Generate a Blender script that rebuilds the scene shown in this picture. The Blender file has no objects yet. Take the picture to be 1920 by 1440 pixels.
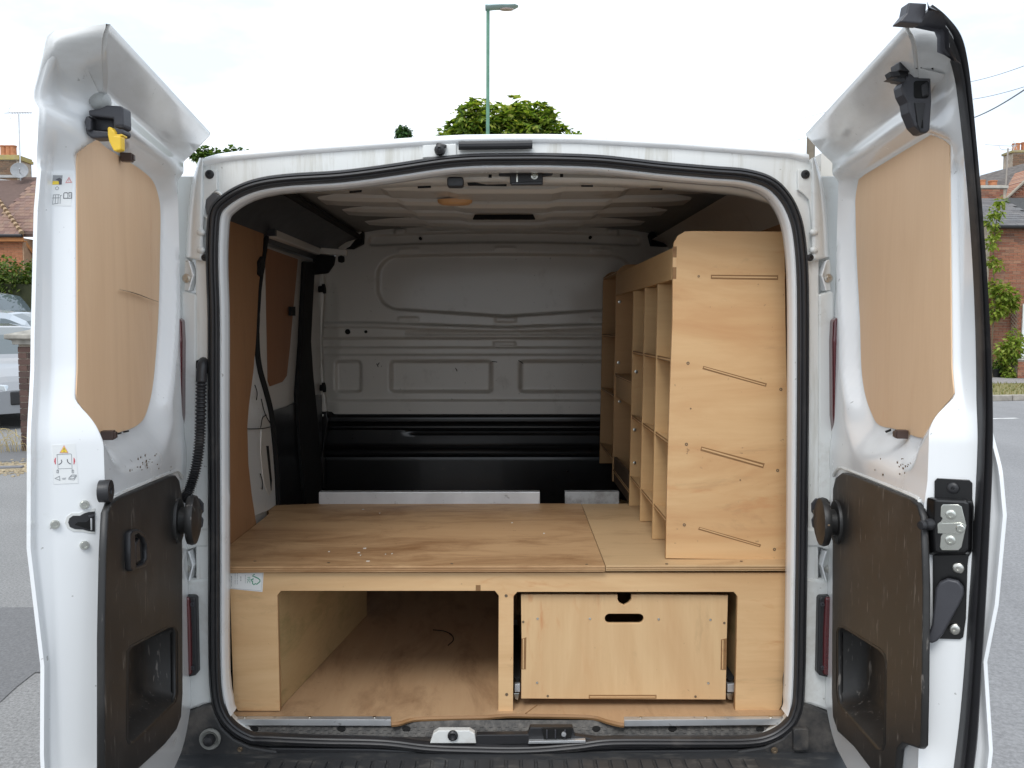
import bpy, bmesh, math, random
from mathutils import Vector as V, Matrix, Euler
random.seed(11)
C = bpy.context.scene.collection
sc = bpy.context.scene
pi = math.pi

# ------------------------------------------------------------------ camera, sky, sun, exposure
FOC, EYE = 1600.0, 1.51                      # focal length in photo pixels, eye height in metres
RM = Euler((pi / 2 - math.atan(108 / FOC), 0, -math.atan(13 / FOC))).to_matrix()
cd = bpy.data.cameras.new('camera'); cam = bpy.data.objects.new('camera', cd); C.objects.link(cam)
cam.location = (0, 0, EYE); cam.rotation_euler = RM.to_euler()
cd.sensor_width = 36; cd.lens = 36 * FOC / 1920; cd.clip_end = 3000; cd.clip_start = .05
sc.camera = cam

SUN_EL, SUN_AZ = math.radians(52), math.radians(196)
w = bpy.data.worlds.new('World'); sc.world = w; w.use_nodes = True
nt = w.node_tree; nt.nodes.clear()
def wn(t, **k):
    n = nt.nodes.new(t)
    for a, b in k.items(): setattr(n, a, b)
    return n
sky = wn('ShaderNodeTexSky', sky_type='NISHITA', sun_disc=False, sun_elevation=SUN_EL, sun_rotation=SUN_AZ)
tc = wn('ShaderNodeTexCoord'); mp = wn('ShaderNodeMapping'); mp.inputs['Scale'].default_value = (1, 1, 2.6)
no = wn('ShaderNodeTexNoise'); no.inputs['Scale'].default_value = 2.3; no.inputs['Detail'].default_value = 7; no.inputs['Roughness'].default_value = .55
rp = wn('ShaderNodeValToRGB')
rp.color_ramp.elements[0].position = .42; rp.color_ramp.elements[0].color = (.60, .69, .80, 1)
rp.color_ramp.elements[1].position = .66; rp.color_ramp.elements[1].color = (1, 1, 1, 1)
mu = wn('ShaderNodeMix', data_type='RGBA', blend_type='MULTIPLY'); mu.inputs[0].default_value = 1
mu.inputs[7].default_value = (8.9, 9.0, 9.1, 1)
mx = wn('ShaderNodeMix', data_type='RGBA'); mx.inputs[0].default_value = .93
bg = wn('ShaderNodeBackground'); bg.inputs['Strength'].default_value = .12
wo = wn('ShaderNodeOutputWorld')
L = nt.links.new
L(tc.outputs['Generated'], mp.inputs['Vector']); L(mp.outputs[0], no.inputs['Vector']); L(no.outputs['Fac'], rp.inputs[0])
L(rp.outputs[0], mu.inputs[6]); L(sky.outputs[0], mx.inputs[6]); L(mu.outputs[2], mx.inputs[7])
L(mx.outputs[2], bg.inputs['Color']); L(bg.outputs[0], wo.inputs['Surface'])

sd = bpy.data.lights.new('sun', 'SUN'); sd.energy = 1.25; sd.angle = math.radians(26); sd.color = (1, .985, .96)
so = bpy.data.objects.new('sun', sd); C.objects.link(so)
so.rotation_euler = (pi / 2 - SUN_EL, 0, pi - SUN_AZ); so.location = (0, -5, 20)
sc.view_settings.view_transform = 'Standard'; sc.view_settings.look = 'None'
sc.view_settings.exposure = .62; sc.view_settings.gamma = 1; sc.view_settings.use_curve_mapping = False
sc.cycles.max_bounces = 10; sc.cycles.diffuse_bounces = 6

# ------------------------------------------------------------------ measuring: a photo pixel on a known plane
CAMP = V((0, 0, EYE))
def ray(px, py): return RM @ V(((px - 960) / FOC, (720 - py) / FOC, -1))
def PL(px, py, p0, n):
    d = ray(px, py); return CAMP + d * ((V(p0) - CAMP).dot(V(n)) / d.dot(V(n)))
def atY(px, py, y): return PL(px, py, (0, y, 0), (0, 1, 0))
def atX(px, py, x): return PL(px, py, (x, 0, 0), (1, 0, 0))
def atZ(px, py, z): return PL(px, py, (0, 0, z), (0, 0, 1))
def sm(a, b, x):
    t = min(1, max(0, (x - a) / (b - a))); return t * t * (3 - 2 * t)
def lerp(a, b, t): return a + (b - a) * t
def interp(tab, x):
    if x <= tab[0][0]: return tab[0][1]
    for (a, fa), (b, fb) in zip(tab, tab[1:]):
        if x <= b: return lerp(fa, fb, (x - a) / (b - a))
    return tab[-1][1]
def catmull(pts, per=6, closed=False):
    out = []; n = len(pts)
    for i in range(n if closed else n - 1):
        g = (lambda k: pts[k % n]) if closed else (lambda k: pts[min(max(k, 0), n - 1)])
        p0, p1, p2, p3 = (V(g(i + k)) for k in (-1, 0, 1, 2))
        for j in range(per):
            t = j / per
            out.append(.5 * ((2 * p1) + (p2 - p0) * t + (2 * p0 - 5 * p1 + 4 * p2 - p3) * t * t + (3 * p1 - p0 - 3 * p2 + p3) * t ** 3))
    if not closed: out.append(V(pts[-1]))
    return out

# ------------------------------------------------------------------ objects
def empty(name, loc, label, cat, group=None):
    o = bpy.data.objects.new(name, None); C.objects.link(o); o.location = loc; o.empty_display_size = .1
    return tag(o, label, cat, group)
def tag(o, label=None, cat=None, group=None, kind=None):
    if label: o['label'] = label
    if cat: o['category'] = cat
    if group: o['group'] = group
    if kind: o['kind'] = kind
    return o
def net(o):
    m = Matrix.LocRotScale(o.location, o.rotation_euler, o.scale)
    return m if not o.parent else net(o.parent) @ o.matrix_parent_inverse @ m
def adopt(o, p):
    o.parent = p; o.matrix_parent_inverse = net(p).inverted(); return o
def link(name, me, m=None, parent=None, label=None, kind=None):
    o = bpy.data.objects.new(name, me); C.objects.link(o)
    if m is not None and not me.materials: me.materials.append(m)
    if parent: adopt(o, parent)
    return tag(o, label=label, kind=kind)
def copy_of(o, parent=None, loc=None, rot=None, scale=None):
    c = o.copy(); C.objects.link(c)
    if loc is not None: c.location = loc
    if rot is not None: c.rotation_euler = rot
    if scale is not None: c.scale = scale
    if parent: adopt(c, parent)
    return c

class MB:
    """collects faces; build() links them as one mesh object"""
    def __init__(s): s.v = []; s.f = []
    def add(s, vs, fs):
        b = len(s.v); s.v += [tuple(v) for v in vs]; s.f += [tuple(b + i for i in f) for f in fs]; return s
    def box(s, x0, x1, y0, y1, z0, z1):
        return s.hexa([(x0, y0, z0), (x1, y0, z0), (x1, y1, z0), (x0, y1, z0)], [(x0, y0, z1), (x1, y0, z1), (x1, y1, z1), (x0, y1, z1)])
    def hexa(s, a, b): return s.add(list(a) + list(b), [(3, 2, 1, 0), (4, 5, 6, 7), (0, 1, 5, 4), (1, 2, 6, 5), (2, 3, 7, 6), (3, 0, 4, 7)])
    def obox(s, c, ax, ay, az):
        c, ax, ay, az = V(c), V(ax), V(ay), V(az)
        q = [c - ax - ay, c + ax - ay, c + ax + ay, c - ax + ay]
        return s.hexa([p - az for p in q], [p + az for p in q])
    def prism(s, pts, ext):
        n = len(pts); e = V(ext); a = [V(p) for p in pts]
        return s.add(a + [p + e for p in a], [tuple(range(n)), tuple(range(2 * n - 1, n - 1, -1))] + [(i, i + n, (i + 1) % n + n, (i + 1) % n) for i in range(n)])
    def rings(s, rs, closed=True, cap=True, loop=False):
        n = len(rs[0]); vs = [p for r in rs for p in r]; fs = []
        m = len(rs)
        for i in range(m if loop else m - 1):
            k = (i + 1) % m
            for j in range(n if closed else n - 1):
                fs.append((i * n + j, i * n + (j + 1) % n, k * n + (j + 1) % n, k * n + j))
        if cap and closed and not loop: fs += [tuple(range(n - 1, -1, -1)), tuple((m - 1) * n + j for j in range(n))]
        return s.add(vs, fs)
    def tube(s, path, r, seg=8, closed=False, sq=1):
        path = [V(p) for p in path]; n = len(path); rs = []; up = V((.13, .21, .97))
        for i, p in enumerate(path):
            d = (path[(i + 1) % n] - path[i - 1]) if closed else (path[min(i + 1, n - 1)] - path[max(i - 1, 0)])
            d.normalize(); a = d.cross(up); a.normalize(); b = a.cross(d); rr = r(i / (n - 1)) if callable(r) else r
            rs.append([p + (a * math.cos(t) + b * math.sin(t) * sq) * rr for t in (2 * pi * k / seg for k in range(seg))])
        return s.rings(rs, loop=closed)
    def lathe(s, c, axis, prof, seg=20):
        c, d = V(c), V(axis).normalized(); a = d.orthogonal().normalized(); b = d.cross(a)
        return s.rings([[c + d * h + (a * math.cos(t) + b * math.sin(t)) * max(r, 1e-4) for t in (2 * pi * k / seg for k in range(seg))] for r, h in prof])
    def build(s, name, m, parent=None, smooth=False, bevel=0, segs=2, label=None, kind=None, angle=35):
        me = bpy.data.meshes.new(name); me.from_pydata(s.v, [], s.f)
        bm = bmesh.new(); bm.from_mesh(me); bmesh.ops.recalc_face_normals(bm, faces=bm.faces); bm.to_mesh(me); bm.free()
        if smooth: me.polygons.foreach_set('use_smooth', [True] * len(me.polygons)); me.set_sharp_from_angle(angle=math.radians(angle)) if smooth != 'all' else None
        o = link(name, me, m, parent, label, kind)
        if bevel:
            b = o.modifiers.new('bevel', 'BEVEL'); b.width = bevel; b.segments = segs; b.limit_method = 'ANGLE'; b.angle_limit = math.radians(40)
        return o

def plate(name, outer, holes, org, ux, uy, thick, m, parent=None, bevel=.001, label=None, back=True):
    """flat board with openings: outlines are world points on its front face; ux x uy points out of the front; thickness goes back"""
    org, ux, uy = V(org), V(ux).normalized(), V(uy).normalized(); un = ux.cross(uy).normalized()
    cu = bpy.data.curves.new(name, 'CURVE'); cu.dimensions = '2D'; cu.fill_mode = 'BOTH'
    bevel = min(bevel, thick * .3)
    cu.extrude = thick / 2 - bevel; cu.bevel_depth = bevel; cu.bevel_resolution = 1; cu.offset = -bevel
    for pts in [outer] + list(holes):
        s = cu.splines.new('POLY'); s.points.add(len(pts) - 1); s.use_cyclic_u = True
        for p, q in zip(s.points, pts):
            d = V(q) - org; p.co = (d.dot(ux), d.dot(uy), 0, 1)
    t = bpy.data.objects.new('t', cu); me = bpy.data.meshes.new_from_object(t)
    bpy.data.objects.remove(t); bpy.data.curves.remove(cu)
    M = Matrix((ux, uy, un)).transposed().to_4x4(); M.translation = org - un * (thick / 2)
    me.transform(M); me.name = name; me.materials.clear()
    bm = bmesh.new(); bm.from_mesh(me); bmesh.ops.remove_doubles(bm, verts=bm.verts, dist=1e-6); bmesh.ops.recalc_face_normals(bm, faces=bm.faces); bm.to_mesh(me); bm.free()
    return link(name, me, m, parent, label)
def rrect(x0, y0, x1, y1, r, k=4):
    """rounded rectangle in photo pixels"""
    out = []
    for cx, cy, a in ((x1 - r, y0 + r, -90), (x1 - r, y1 - r, 0), (x0 + r, y1 - r, 90), (x0 + r, y0 + r, 180)):
        out += [(cx + r * math.cos(math.radians(a + 90 * i / k)), cy + r * math.sin(math.radians(a + 90 * i / k))) for i in range(k + 1)]
    return out
def text_mesh(s, size, thick, M):
    cu = bpy.data.curves.new('t', 'FONT'); cu.body = s; cu.size = size; cu.extrude = thick; cu.align_x = 'CENTER'; cu.align_y = 'CENTER'
    t = bpy.data.objects.new('t', cu); me = bpy.data.meshes.new_from_object(t); bpy.data.objects.remove(t); bpy.data.curves.remove(cu)
    me.transform(M); me.materials.clear(); return me

# ------------------------------------------------------------------ materials
class NM:
    def __init__(s, name):
        s.m = bpy.data.materials.new(name); s.m.use_nodes = True; s.t = s.m.node_tree; s.b = s.t.nodes['Principled BSDF']
        s.o = s.t.nodes['Material Output']; s.tc = None
    def n(s, t, **k):
        x = s.t.nodes.new(t)
        for a, b in k.items():
            if a.startswith('i_'): x.inputs[a[2:].replace('_', ' ')].default_value = b
            else: setattr(x, a, b)
        return x
    def l(s, a, b): s.t.links.new(a, b)
    def coord(s, scale=(1, 1, 1), rot=(0, 0, 0), loc=(0, 0, 0)):
        if not s.tc: s.tc = s.n('ShaderNodeTexCoord')
        m = s.n('ShaderNodeMapping'); m.inputs['Scale'].default_value = scale; m.inputs['Rotation'].default_value = rot; m.inputs['Location'].default_value = loc
        s.l(s.tc.outputs['Object'], m.inputs[0]); return m.outputs[0]
    def noise(s, scale, vec, detail=5, rough=.55, dist=0):
        x = s.n('ShaderNodeTexNoise'); x.inputs['Scale'].default_value = scale; x.inputs['Detail'].default_value = detail
        x.inputs['Roughness'].default_value = rough; x.inputs['Distortion'].default_value = dist; s.l(vec, x.inputs['Vector']); return x.outputs['Fac']
    def ramp(s, fac, *st):
        r = s.n('ShaderNodeValToRGB'); e = r.color_ramp.elements
        while len(e) < len(st): e.new(.5)
        for x, (p, c) in zip(e, st): x.position = p; x.color = (c, c, c, 1) if isinstance(c, (int, float)) else (*c, 1)
        s.l(fac, r.inputs[0]); return r.outputs[0]
    def mix(s, fac, a, b, mode='MIX'):
        x = s.n('ShaderNodeMix', data_type='RGBA', blend_type=mode)
        for i, v in ((0, fac), (6, a), (7, b)):
            if hasattr(v, 'is_output'): s.l(v, x.inputs[i])
            else: x.inputs[i].default_value = v if isinstance(v, (int, float)) else (*v, 1)
        return x.outputs[2]
    def math(s, op, a, b=0):
        x = s.n('ShaderNodeMath', operation=op)
        for i, v in ((0, a), (1, b)):
            if hasattr(v, 'is_output'): s.l(v, x.inputs[i])
            else: x.inputs[i].default_value = v
        return x.outputs[0]
    def set(s, **k):
        for a, v in k.items():
            i = s.b.inputs[a.replace('_', ' ')]
            if hasattr(v, 'is_output'): s.l(v, i)
            else: i.default_value = (*v, 1) if isinstance(v, tuple) else v
        return s
    def bump(s, h, strength=.3, dist=.002):
        x = s.n('ShaderNodeBump'); x.inputs['Strength'].default_value = strength; x.inputs['Distance'].default_value = dist
        s.l(h, x.inputs['Height']); s.l(x.outputs[0], s.b.inputs['Normal']); return s

def plain(name, c, rough=.5, metal=0, coat=0, var=.12, scale=8, bump=0, bscale=300, dirt=None, dlo=.55, dhi=.75, dscale=(6, 6, 6)):
    k = NM(name); v = k.coord()
    c2 = tuple(x * (1 - var) for x in c); c1 = tuple(min(1, x * (1 + var * .5)) for x in c)
    col = k.mix(k.ramp(k.noise(scale, v), (.35, 0), (.65, 1)), c2, c1)
    if dirt: col = k.mix(k.ramp(k.noise(1, k.coord(dscale), 8, .65), (dlo, 0), (dhi, 1)), col, dirt)
    k.set(Base_Color=col, Roughness=k.math('ADD', k.math('MULTIPLY', k.noise(scale * 3, v), .15), rough - .07), Metallic=metal, Coat_Weight=coat)
    if bump: k.bump(k.noise(bscale, v, 3), bump, .001)
    return k.m
def ply(name, c, dark, axis='x', seed=0, blotch=.5, cathedral=0, stain=None, rough=.55, fine=1, stain_lo=.52):
    """plywood face: grain runs along `axis`"""
    k = NM(name)
    ax = 'xyz'.index(axis)
    def st_(al, ac): return tuple(al if i == ax else ac for i in range(3))
    lo = (seed * 3.7, seed * 1.9, seed * 5.3)
    g1 = k.noise(1, k.coord(st_(4 * fine, 85 * fine), loc=lo), 6, .65, .4)
    g2 = k.noise(1, k.coord(st_(1.3, 6.5), loc=lo), 5, .6, 1.6)
    g3 = k.noise(1, k.coord(st_(9 * fine, 34 * fine), loc=lo), 4, .6, .5)
    g4 = k.noise(1, k.coord(st_(1.2, 2.2), loc=(seed * 1.1, 5, seed)), 3, .5, .5)
    col = k.mix(k.ramp(g1, (.3, 0), (.7, 1)), tuple(lerp(a, b, .22) for a, b in zip(c, dark)), c)
    col = k.mix(k.math('MULTIPLY', k.ramp(g2, (.42, 0), (.74, 1)), blotch * .55), col, dark)
    fl = k.math('MULTIPLY', k.ramp(g3, (.58, 0), (.74, 1)), k.ramp(g4, (.45, 0), (.62, 1)))
    col = k.mix(k.math('MULTIPLY', fl, blotch * .9), col, tuple(x * y for x, y in zip(dark, (1.08, .92, .85))))
    if cathedral:
        r = {'x': (.5, 5, 5), 'y': (5, .5, 5), 'z': (5, 5, .5)}[axis]
        wv = k.n('ShaderNodeTexWave', wave_type='RINGS', rings_direction='SPHERICAL'); wv.inputs['Scale'].default_value = 1.7; wv.inputs['Distortion'].default_value = 3.4; wv.inputs['Detail'].default_value = 3; wv.inputs['Detail Scale'].default_value = .8
        k.l(k.coord(r, loc=lo), wv.inputs['Vector'])
        col = k.mix(k.math('MULTIPLY', k.ramp(wv.outputs['Fac'], (.05, 1), (.3, 0)), cathedral), col, dark)
    if stain:
        st = k.ramp(k.noise(1, k.coord(st_(2.6, 8), loc=lo), 9, .72, .5), (stain_lo, 0), (stain_lo + .2, 1))
        col = k.mix(k.math('MULTIPLY', k.math('MULTIPLY', st, k.ramp(g1, (.3, .55), (.6, 1))), .85), col, stain)
        sp = k.ramp(k.noise(55, k.coord(loc=lo), 3, .6), (.70, 0), (.75, 1))
        col = k.mix(k.math('MULTIPLY', sp, .5), col, tuple(x * .35 for x in stain))
    k.set(Base_Color=col, Roughness=rough, Specular_IOR_Level=.35).bump(g1, .12, .001)
    return k.m
def paint(name, c, dirt, amount=.55, rough=.20, streak=False, coat=.7, grime=None):
    k = NM(name); v = k.coord()
    base = k.mix(k.ramp(k.noise(2.2, v, 4), (.3, 0), (.7, 1)), tuple(x * .965 for x in c), c)
    d = k.ramp(k.noise(1, k.coord((26, 26, 2.2) if streak else (7, 7, 7)), 9, .7, .3), (amount, 0), (amount + .22, 1))
    col = k.mix(k.math('MULTIPLY', d, .55), base, dirt)
    sp = k.ramp(k.noise(70, v, 2, .5), (.735, 0), (.77, 1))
    col = k.mix(k.math('MULTIPLY', sp, .5), col, tuple(x * .4 for x in dirt))
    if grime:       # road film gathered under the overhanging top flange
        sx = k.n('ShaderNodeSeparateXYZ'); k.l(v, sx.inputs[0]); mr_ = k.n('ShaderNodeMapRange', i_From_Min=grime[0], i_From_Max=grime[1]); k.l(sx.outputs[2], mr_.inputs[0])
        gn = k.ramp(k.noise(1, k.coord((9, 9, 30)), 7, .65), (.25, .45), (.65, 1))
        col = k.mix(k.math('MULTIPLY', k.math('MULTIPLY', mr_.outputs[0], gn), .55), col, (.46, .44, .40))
    k.set(Base_Color=col, Roughness=k.math('ADD', k.math('MULTIPLY', d, .3), rough), Coat_Weight=coat, Coat_Roughness=.12)
    k.bump(k.noise(420, v, 2), .02, .0005)
    return k.m
def varied(name, cols, rough=.85, bump=.3):
    """a colour per piece (brick, tile), with grain"""
    k = NM(name); oi = k.n('ShaderNodeObjectInfo'); v = k.coord()
    n = len(cols); c = k.ramp(oi.outputs['Random'], *[(i / max(1, n - 1), q) for i, q in enumerate(cols)])
    nz = k.noise(30, v, 5, .7); col = k.mix(k.ramp(nz, (.35, .62), (.7, 1.12)), (0, 0, 0), c, 'MIX')
    k.set(Base_Color=k.mix(1.0, c, k.ramp(nz, (.3, .68), (.7, 1.0)), 'MULTIPLY'), Roughness=rough).bump(nz, bump, .004)
    return k.m
def leafmat(name, cols, trans=.35):
    k = NM(name); g = k.n('ShaderNodeNewGeometry'); n = len(cols)
    c = k.ramp(g.outputs['Random Per Island'], *[(i / (n - 1), q) for i, q in enumerate(cols)])
    k.set(Base_Color=c, Roughness=.5, Specular_IOR_Level=.35)
    tr = k.n('ShaderNodeBsdfTranslucent'); k.l(k.mix(1.0, c, (1.0, 1.0, .45), 'MULTIPLY'), tr.inputs['Color'])
    ms = k.n('ShaderNodeMixShader'); ms.inputs[0].default_value = trans; k.l(k.b.outputs[0], ms.inputs[1]); k.l(tr.outputs[0], ms.inputs[2]); k.l(ms.outputs[0], k.o.inputs['Surface'])
    return k.m

M = {}
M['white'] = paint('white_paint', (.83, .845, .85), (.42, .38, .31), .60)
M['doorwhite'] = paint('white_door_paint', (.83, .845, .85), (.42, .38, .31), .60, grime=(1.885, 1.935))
M['dustygrey'] = plain('trodden_plastic', (.050, .049, .048), .6, bump=.35, dirt=(.17, .16, .145), dlo=.42, dhi=.78, dscale=(45, 45, 45))
M['grimy'] = paint('white_paint_grimy', (.74, .75, .73), (.34, .31, .22), .50, .4, True)
M['pillarwhite'] = paint('white_paint_dusty', (.70, .71, .69), (.36, .32, .26), .52, .42)
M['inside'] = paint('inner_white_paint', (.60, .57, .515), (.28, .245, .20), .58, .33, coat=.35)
M['blackpaint'] = plain('black_gloss_paint', (.006, .006, .0065), .30, coat=.12)
M['rubber'] = plain('black_rubber', (.022, .022, .024), .42, bump=.15, dirt=(.10, .09, .08), dlo=.58, dhi=.85)
M['plastic'] = plain('black_plastic', (.020, .020, .022), .42, bump=.25, bscale=500)
M['greyplastic'] = plain('dark_grey_plastic', (.045, .045, .052), .45, bump=.2, bscale=500)
M['dustyplastic'] = plain('dusty_black_plastic', (.028, .028, .029), .5, bump=.3, dirt=(.13, .115, .10), dlo=.48, dhi=.75, dscale=(9, 9, 9))
M['hole'] = plain('dark_void', (.004, .004, .004), .9)
M['metal'] = plain('zinc_metal', (.60, .61, .56), .28, metal=1, dirt=(.30, .28, .2), dlo=.6)
M['alu'] = plain('scuffed_aluminium', (.66, .67, .68), .42, metal=.75, dirt=(.16, .15, .14), dlo=.60, dhi=.72, dscale=(30, 30, 30))
M['screw'] = plain('screw_metal', (.55, .54, .5), .3, metal=1)
M['rust'] = plain('dull_screw', (.20, .15, .10), .5, metal=.6)
M['yellow'] = plain('yellow_plastic', (.85, .55, .04), .4)
M['lens'] = plain('red_lens', (.085, .005, .008), .08, coat=1)
M['clip'] = plain('brown_clip_plastic', (.06, .035, .028), .4)
M['plugb'] = plain('black_plug', (.016, .016, .018), .45)
M['paper'] = plain('white_label', (.80, .81, .80), .45, var=.03)
M['inkgrey'] = plain('grey_ink', (.30, .31, .32), .6, var=.05)
M['inkdark'] = plain('dark_ink', (.09, .09, .10), .6, var=.05)
M['inkred'] = plain('red_ink', (.62, .06, .09), .6, var=.05)
M['inkpale'] = plain('pale_red_ink', (.70, .33, .32), .6, var=.05)
M['inkyellow'] = plain('yellow_ink', (.85, .62, .06), .6, var=.05)
M['inkgreen'] = plain('green_ink', (.05, .30, .17), .6, var=.05)
M['ply'] = ply('birch_ply', (.70, .47, .25), (.50, .27, .115), 'x', 1, .8, 0, (.36, .23, .12), stain_lo=.60)
M['plypanel'] = ply('birch_ply_figured', (.67, .445, .23), (.50, .25, .105), 'x', 2, 1.25, stain=(.36, .22, .11), stain_lo=.60, fine=.6)
M['plydrawer'] = ply('birch_ply_drawer', (.68, .47, .255), (.52, .29, .135), 'z', 3, 1.0, stain=(.36, .23, .12), stain_lo=.58)
M['plybare'] = ply('birch_ply_plain', (.60, .40, .20), (.42, .24, .11), 'z', 4, .4)
M['plyedge'] = ply('ply_edge', (.30, .165, .07), (.11, .05, .02), 'x', 5, .6)
M['plydoor'] = ply('door_blank_ply', (.82, .565, .355), (.68, .43, .245), 'z', 6, .8, fine=1.5)
M['plyline'] = ply('brown_lining_ply', (.35, .19, .092), (.26, .11, .04), 'z', 7, .5, stain=(.20, .10, .05))
M['plyfloor'] = ply('worn_floor_ply', (.48, .315, .18), (.33, .19, .095), 'y', 8, .5, stain=(.22, .12, .06), stain_lo=.5)
M['plydeck'] = ply('worn_deck_ply', (.53, .335, .175), (.37, .21, .10), 'x', 9, .7, stain=(.22, .10, .036), stain_lo=.45)
M['lampglow'] = plain('amber_lamp_lens', (.65, .36, .16), .3)
# trim: brownish black moulded plastic with scratches
k = NM('scuffed_trim'); v = k.coord()
scr = k.ramp(k.noise(1, k.coord((90, 90, 14), rot=(.5, .3, .2)), 3, .6, .5), (.63, 0), (.70, 1))
dd = k.ramp(k.noise(5, v, 8, .7), (.5, 0), (.8, 1))
k.set(Base_Color=k.mix(k.math('MULTIPLY', scr, .6), k.mix(dd, (.0165, .0160, .0155), (.044, .042, .040)), (.22, .20, .18)), Roughness=.46)
k.bump(k.noise(600, v, 3), .25, .0006); M['trim'] = k.m
# ================================================================== THE VAN: body round the load opening
YA = 2.10                                       # distance of the rear opening
van = empty('white_van', (0, 3.0, 0), 'white panel van seen from behind with both load doors swung wide open', 'van')

SEAL = [(406, 398), (425, 376), (457, 357), (495, 345), (548, 338), (641, 332), (735, 320), (829, 306), (890, 301), (957, 300), (1030, 300), (1116, 303),
        (1179, 309), (1241, 316), (1335, 324), (1394, 329), (1438, 342), (1466, 366), (1486, 402), (1497, 450), (1503, 544), (1503, 760), (1501, 1000), (1499, 1134),
        (1496, 1290), (1489, 1335), (1472, 1360), (1441, 1379), (1398, 1387), (1300, 1388), (1149, 1388), (1086, 1395), (1020, 1401), (961, 1403), (900, 1402), (809, 1399), (740, 1391), (690, 1388), (590, 1386), (500, 1382),
        (472, 1380), (440, 1362), (418, 1334), (407, 1292), (404, 1200), (404, 1000), (403, 760), (403, 600), (400, 500), (401, 440)]
ring = catmull([tuple(atY(x, y, YA)) for x, y in SEAL], 5, True)
NR = len(ring); cen = V((.01, YA, 1.2))
inn = []
for i in range(NR):
    d = ring[(i + 1) % NR] - ring[i - 1]; d.normalize(); n_ = V((d.z, 0, -d.x))
    if n_.dot(cen - ring[i]) < 0: n_.negate()
    inn.append(n_)
def off(i, a, y, ez=0): return ring[i] + inn[i] * a + V((0, y, 0))
# rear face of the body round the opening
OUT = [(380, 303), (404, 296), (440, 291), (579, 279), (791, 264), (870, 260), (950, 259), (1030, 259), (1091, 260), (1272, 270), (1400, 280), (1485, 287), (1516, 295), (1535, 330), (1536, 480), (1536, 900), (1534, 1330), (1530, 1405), (1450, 1425), (950, 1430), (450, 1425), (372, 1405), (368, 1330), (366, 900), (366, 480), (368, 330)]
body = plate('rear_body', [atY(x, y, YA + .004) for x, y in OUT], [[off(i, -.006, .004) for i in range(NR)]], (0, YA + .004, 0), (1, 0, 0), (0, 0, 1), .05, M['grimy'], van, .004)
# roof skin with its rolled rear edge, side skins, closed towards the cab
mb = MB()
prof = [(-.012, .004), (-.004, -.006), (.006, -.002), (.014, .02), (.022, .06), (.035, .25), (.05, .8), (.055, 1.4), (.05, 2.2)]
top = [atY(x, y, YA) for x, y in OUT[:13]]
mb.rings([[p + V((0, dy, dz)) for p in top] for dz, dy in prof], closed=False, cap=False)
mb.build('roof_skin', M['white'], van, 'all')
for s in (-1, 1):
    mb = MB()
    xs = [(.765, YA + .03), (.80, YA + .04), (.85, YA + .12), (.885, YA + .3), (.90, YA + .8), (.90, YA + 2.6)]
    sec = [(.42, 1), (.75, 1.02), (1.1, 1.02), (1.35, 1.0), (1.7, .965), (1.85, .935), (1.915, .90)]
    mb.rings([[(s * x * f, y, z) for z, f in sec] for x, y in xs], closed=False, cap=False)
    mb.build('side_skin', M['white'], van, 'all')
mb = MB(); mb.box(-.86, .86, 2.1, 4.9, .30, .46); mb.box(-.84, .84, 4.62, 4.66, .46, 1.98); mb.build('underbody', M['dustyplastic'], van)
for s in (-1, 1):
    mb = MB(); mb.lathe((s * .70, 3.0, .33), (s, 0, 0), [(.0, -.1), (.31, -.1), (.33, -.06), (.33, .08), (.30, .11), (.2, .12), (0, .12)], 28); mb.build('wheel', M['rubber'], van, True)
    mb = MB(); mb.lathe((s * .70, 6.2 - .35, .33), (s, 0, 0), [(.0, -.1), (.31, -.1), (.33, -.06), (.33, .08), (.30, .11), (.2, .12), (0, .12)], 28); mb.build('wheel', M['rubber'], van, True)
# cab beyond the bulkhead: nose and bonnet, out of sight from here
mb = MB(); mb.rings([[(-.86 * f, y, .4), (.86 * f, y, .4), (.88 * f, y, 1.0), (.80 * f, y, h), (-.80 * f, y, h), (-.88 * f, y, 1.0)] for y, h, f in ((4.66, 1.98, 1), (5.2, 1.95, 1), (5.9, 1.25, .98), (6.5, 1.05, .93), (6.75, .85, .8))]); mb.build('cab', M['white'], van, True, angle=50)

# the rubber seal swept round the opening
pr = [(-.0150, 0), (-.0150, -.010), (-.011, -.017), (-.0075, -.0195), (-.0055, -.0165), (-.0035, -.0215), (.0005, -.0225), (.0035, -.0200), (.005, -.0165), (.0075, -.0185), (.0105, -.016), (.0130, -.009), (.0130, 0)]
mb = MB(); mb.rings([[off(i, a, b) for a, b in pr] for i in range(NR)], loop=True); mb.build('door_seal', M['rubber'], van, True, angle=28)
# painted return flange inside the seal
pr = [(.0115, .004), (.0135, -.004), (.018, -.006), (.022, 0), (.023, .010), (.024, .022), (.025, .036), (.018, .044), (-.045, .046)]
zlip = atY(440, 1352, YA).z; k0 = min(range(NR), key=lambda i: abs(ring[i].x) + (0 if ring[i].z < 1 else 9))
order = [i % NR for i in range(k0, k0 + NR)]; order = [i for i in order if ring[i].z > zlip]
tp_ = lambda i: sm(zlip, zlip + .05, ring[i].z)
mb = MB(); mb.rings([[off(i, .0115 + (a - .0115) * (.25 + .75 * tp_(i)), b) for a, b in pr] for i in order], closed=True, cap=True)
lip = mb.build('opening_flange', M['white'], van, True, angle=50)
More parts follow.
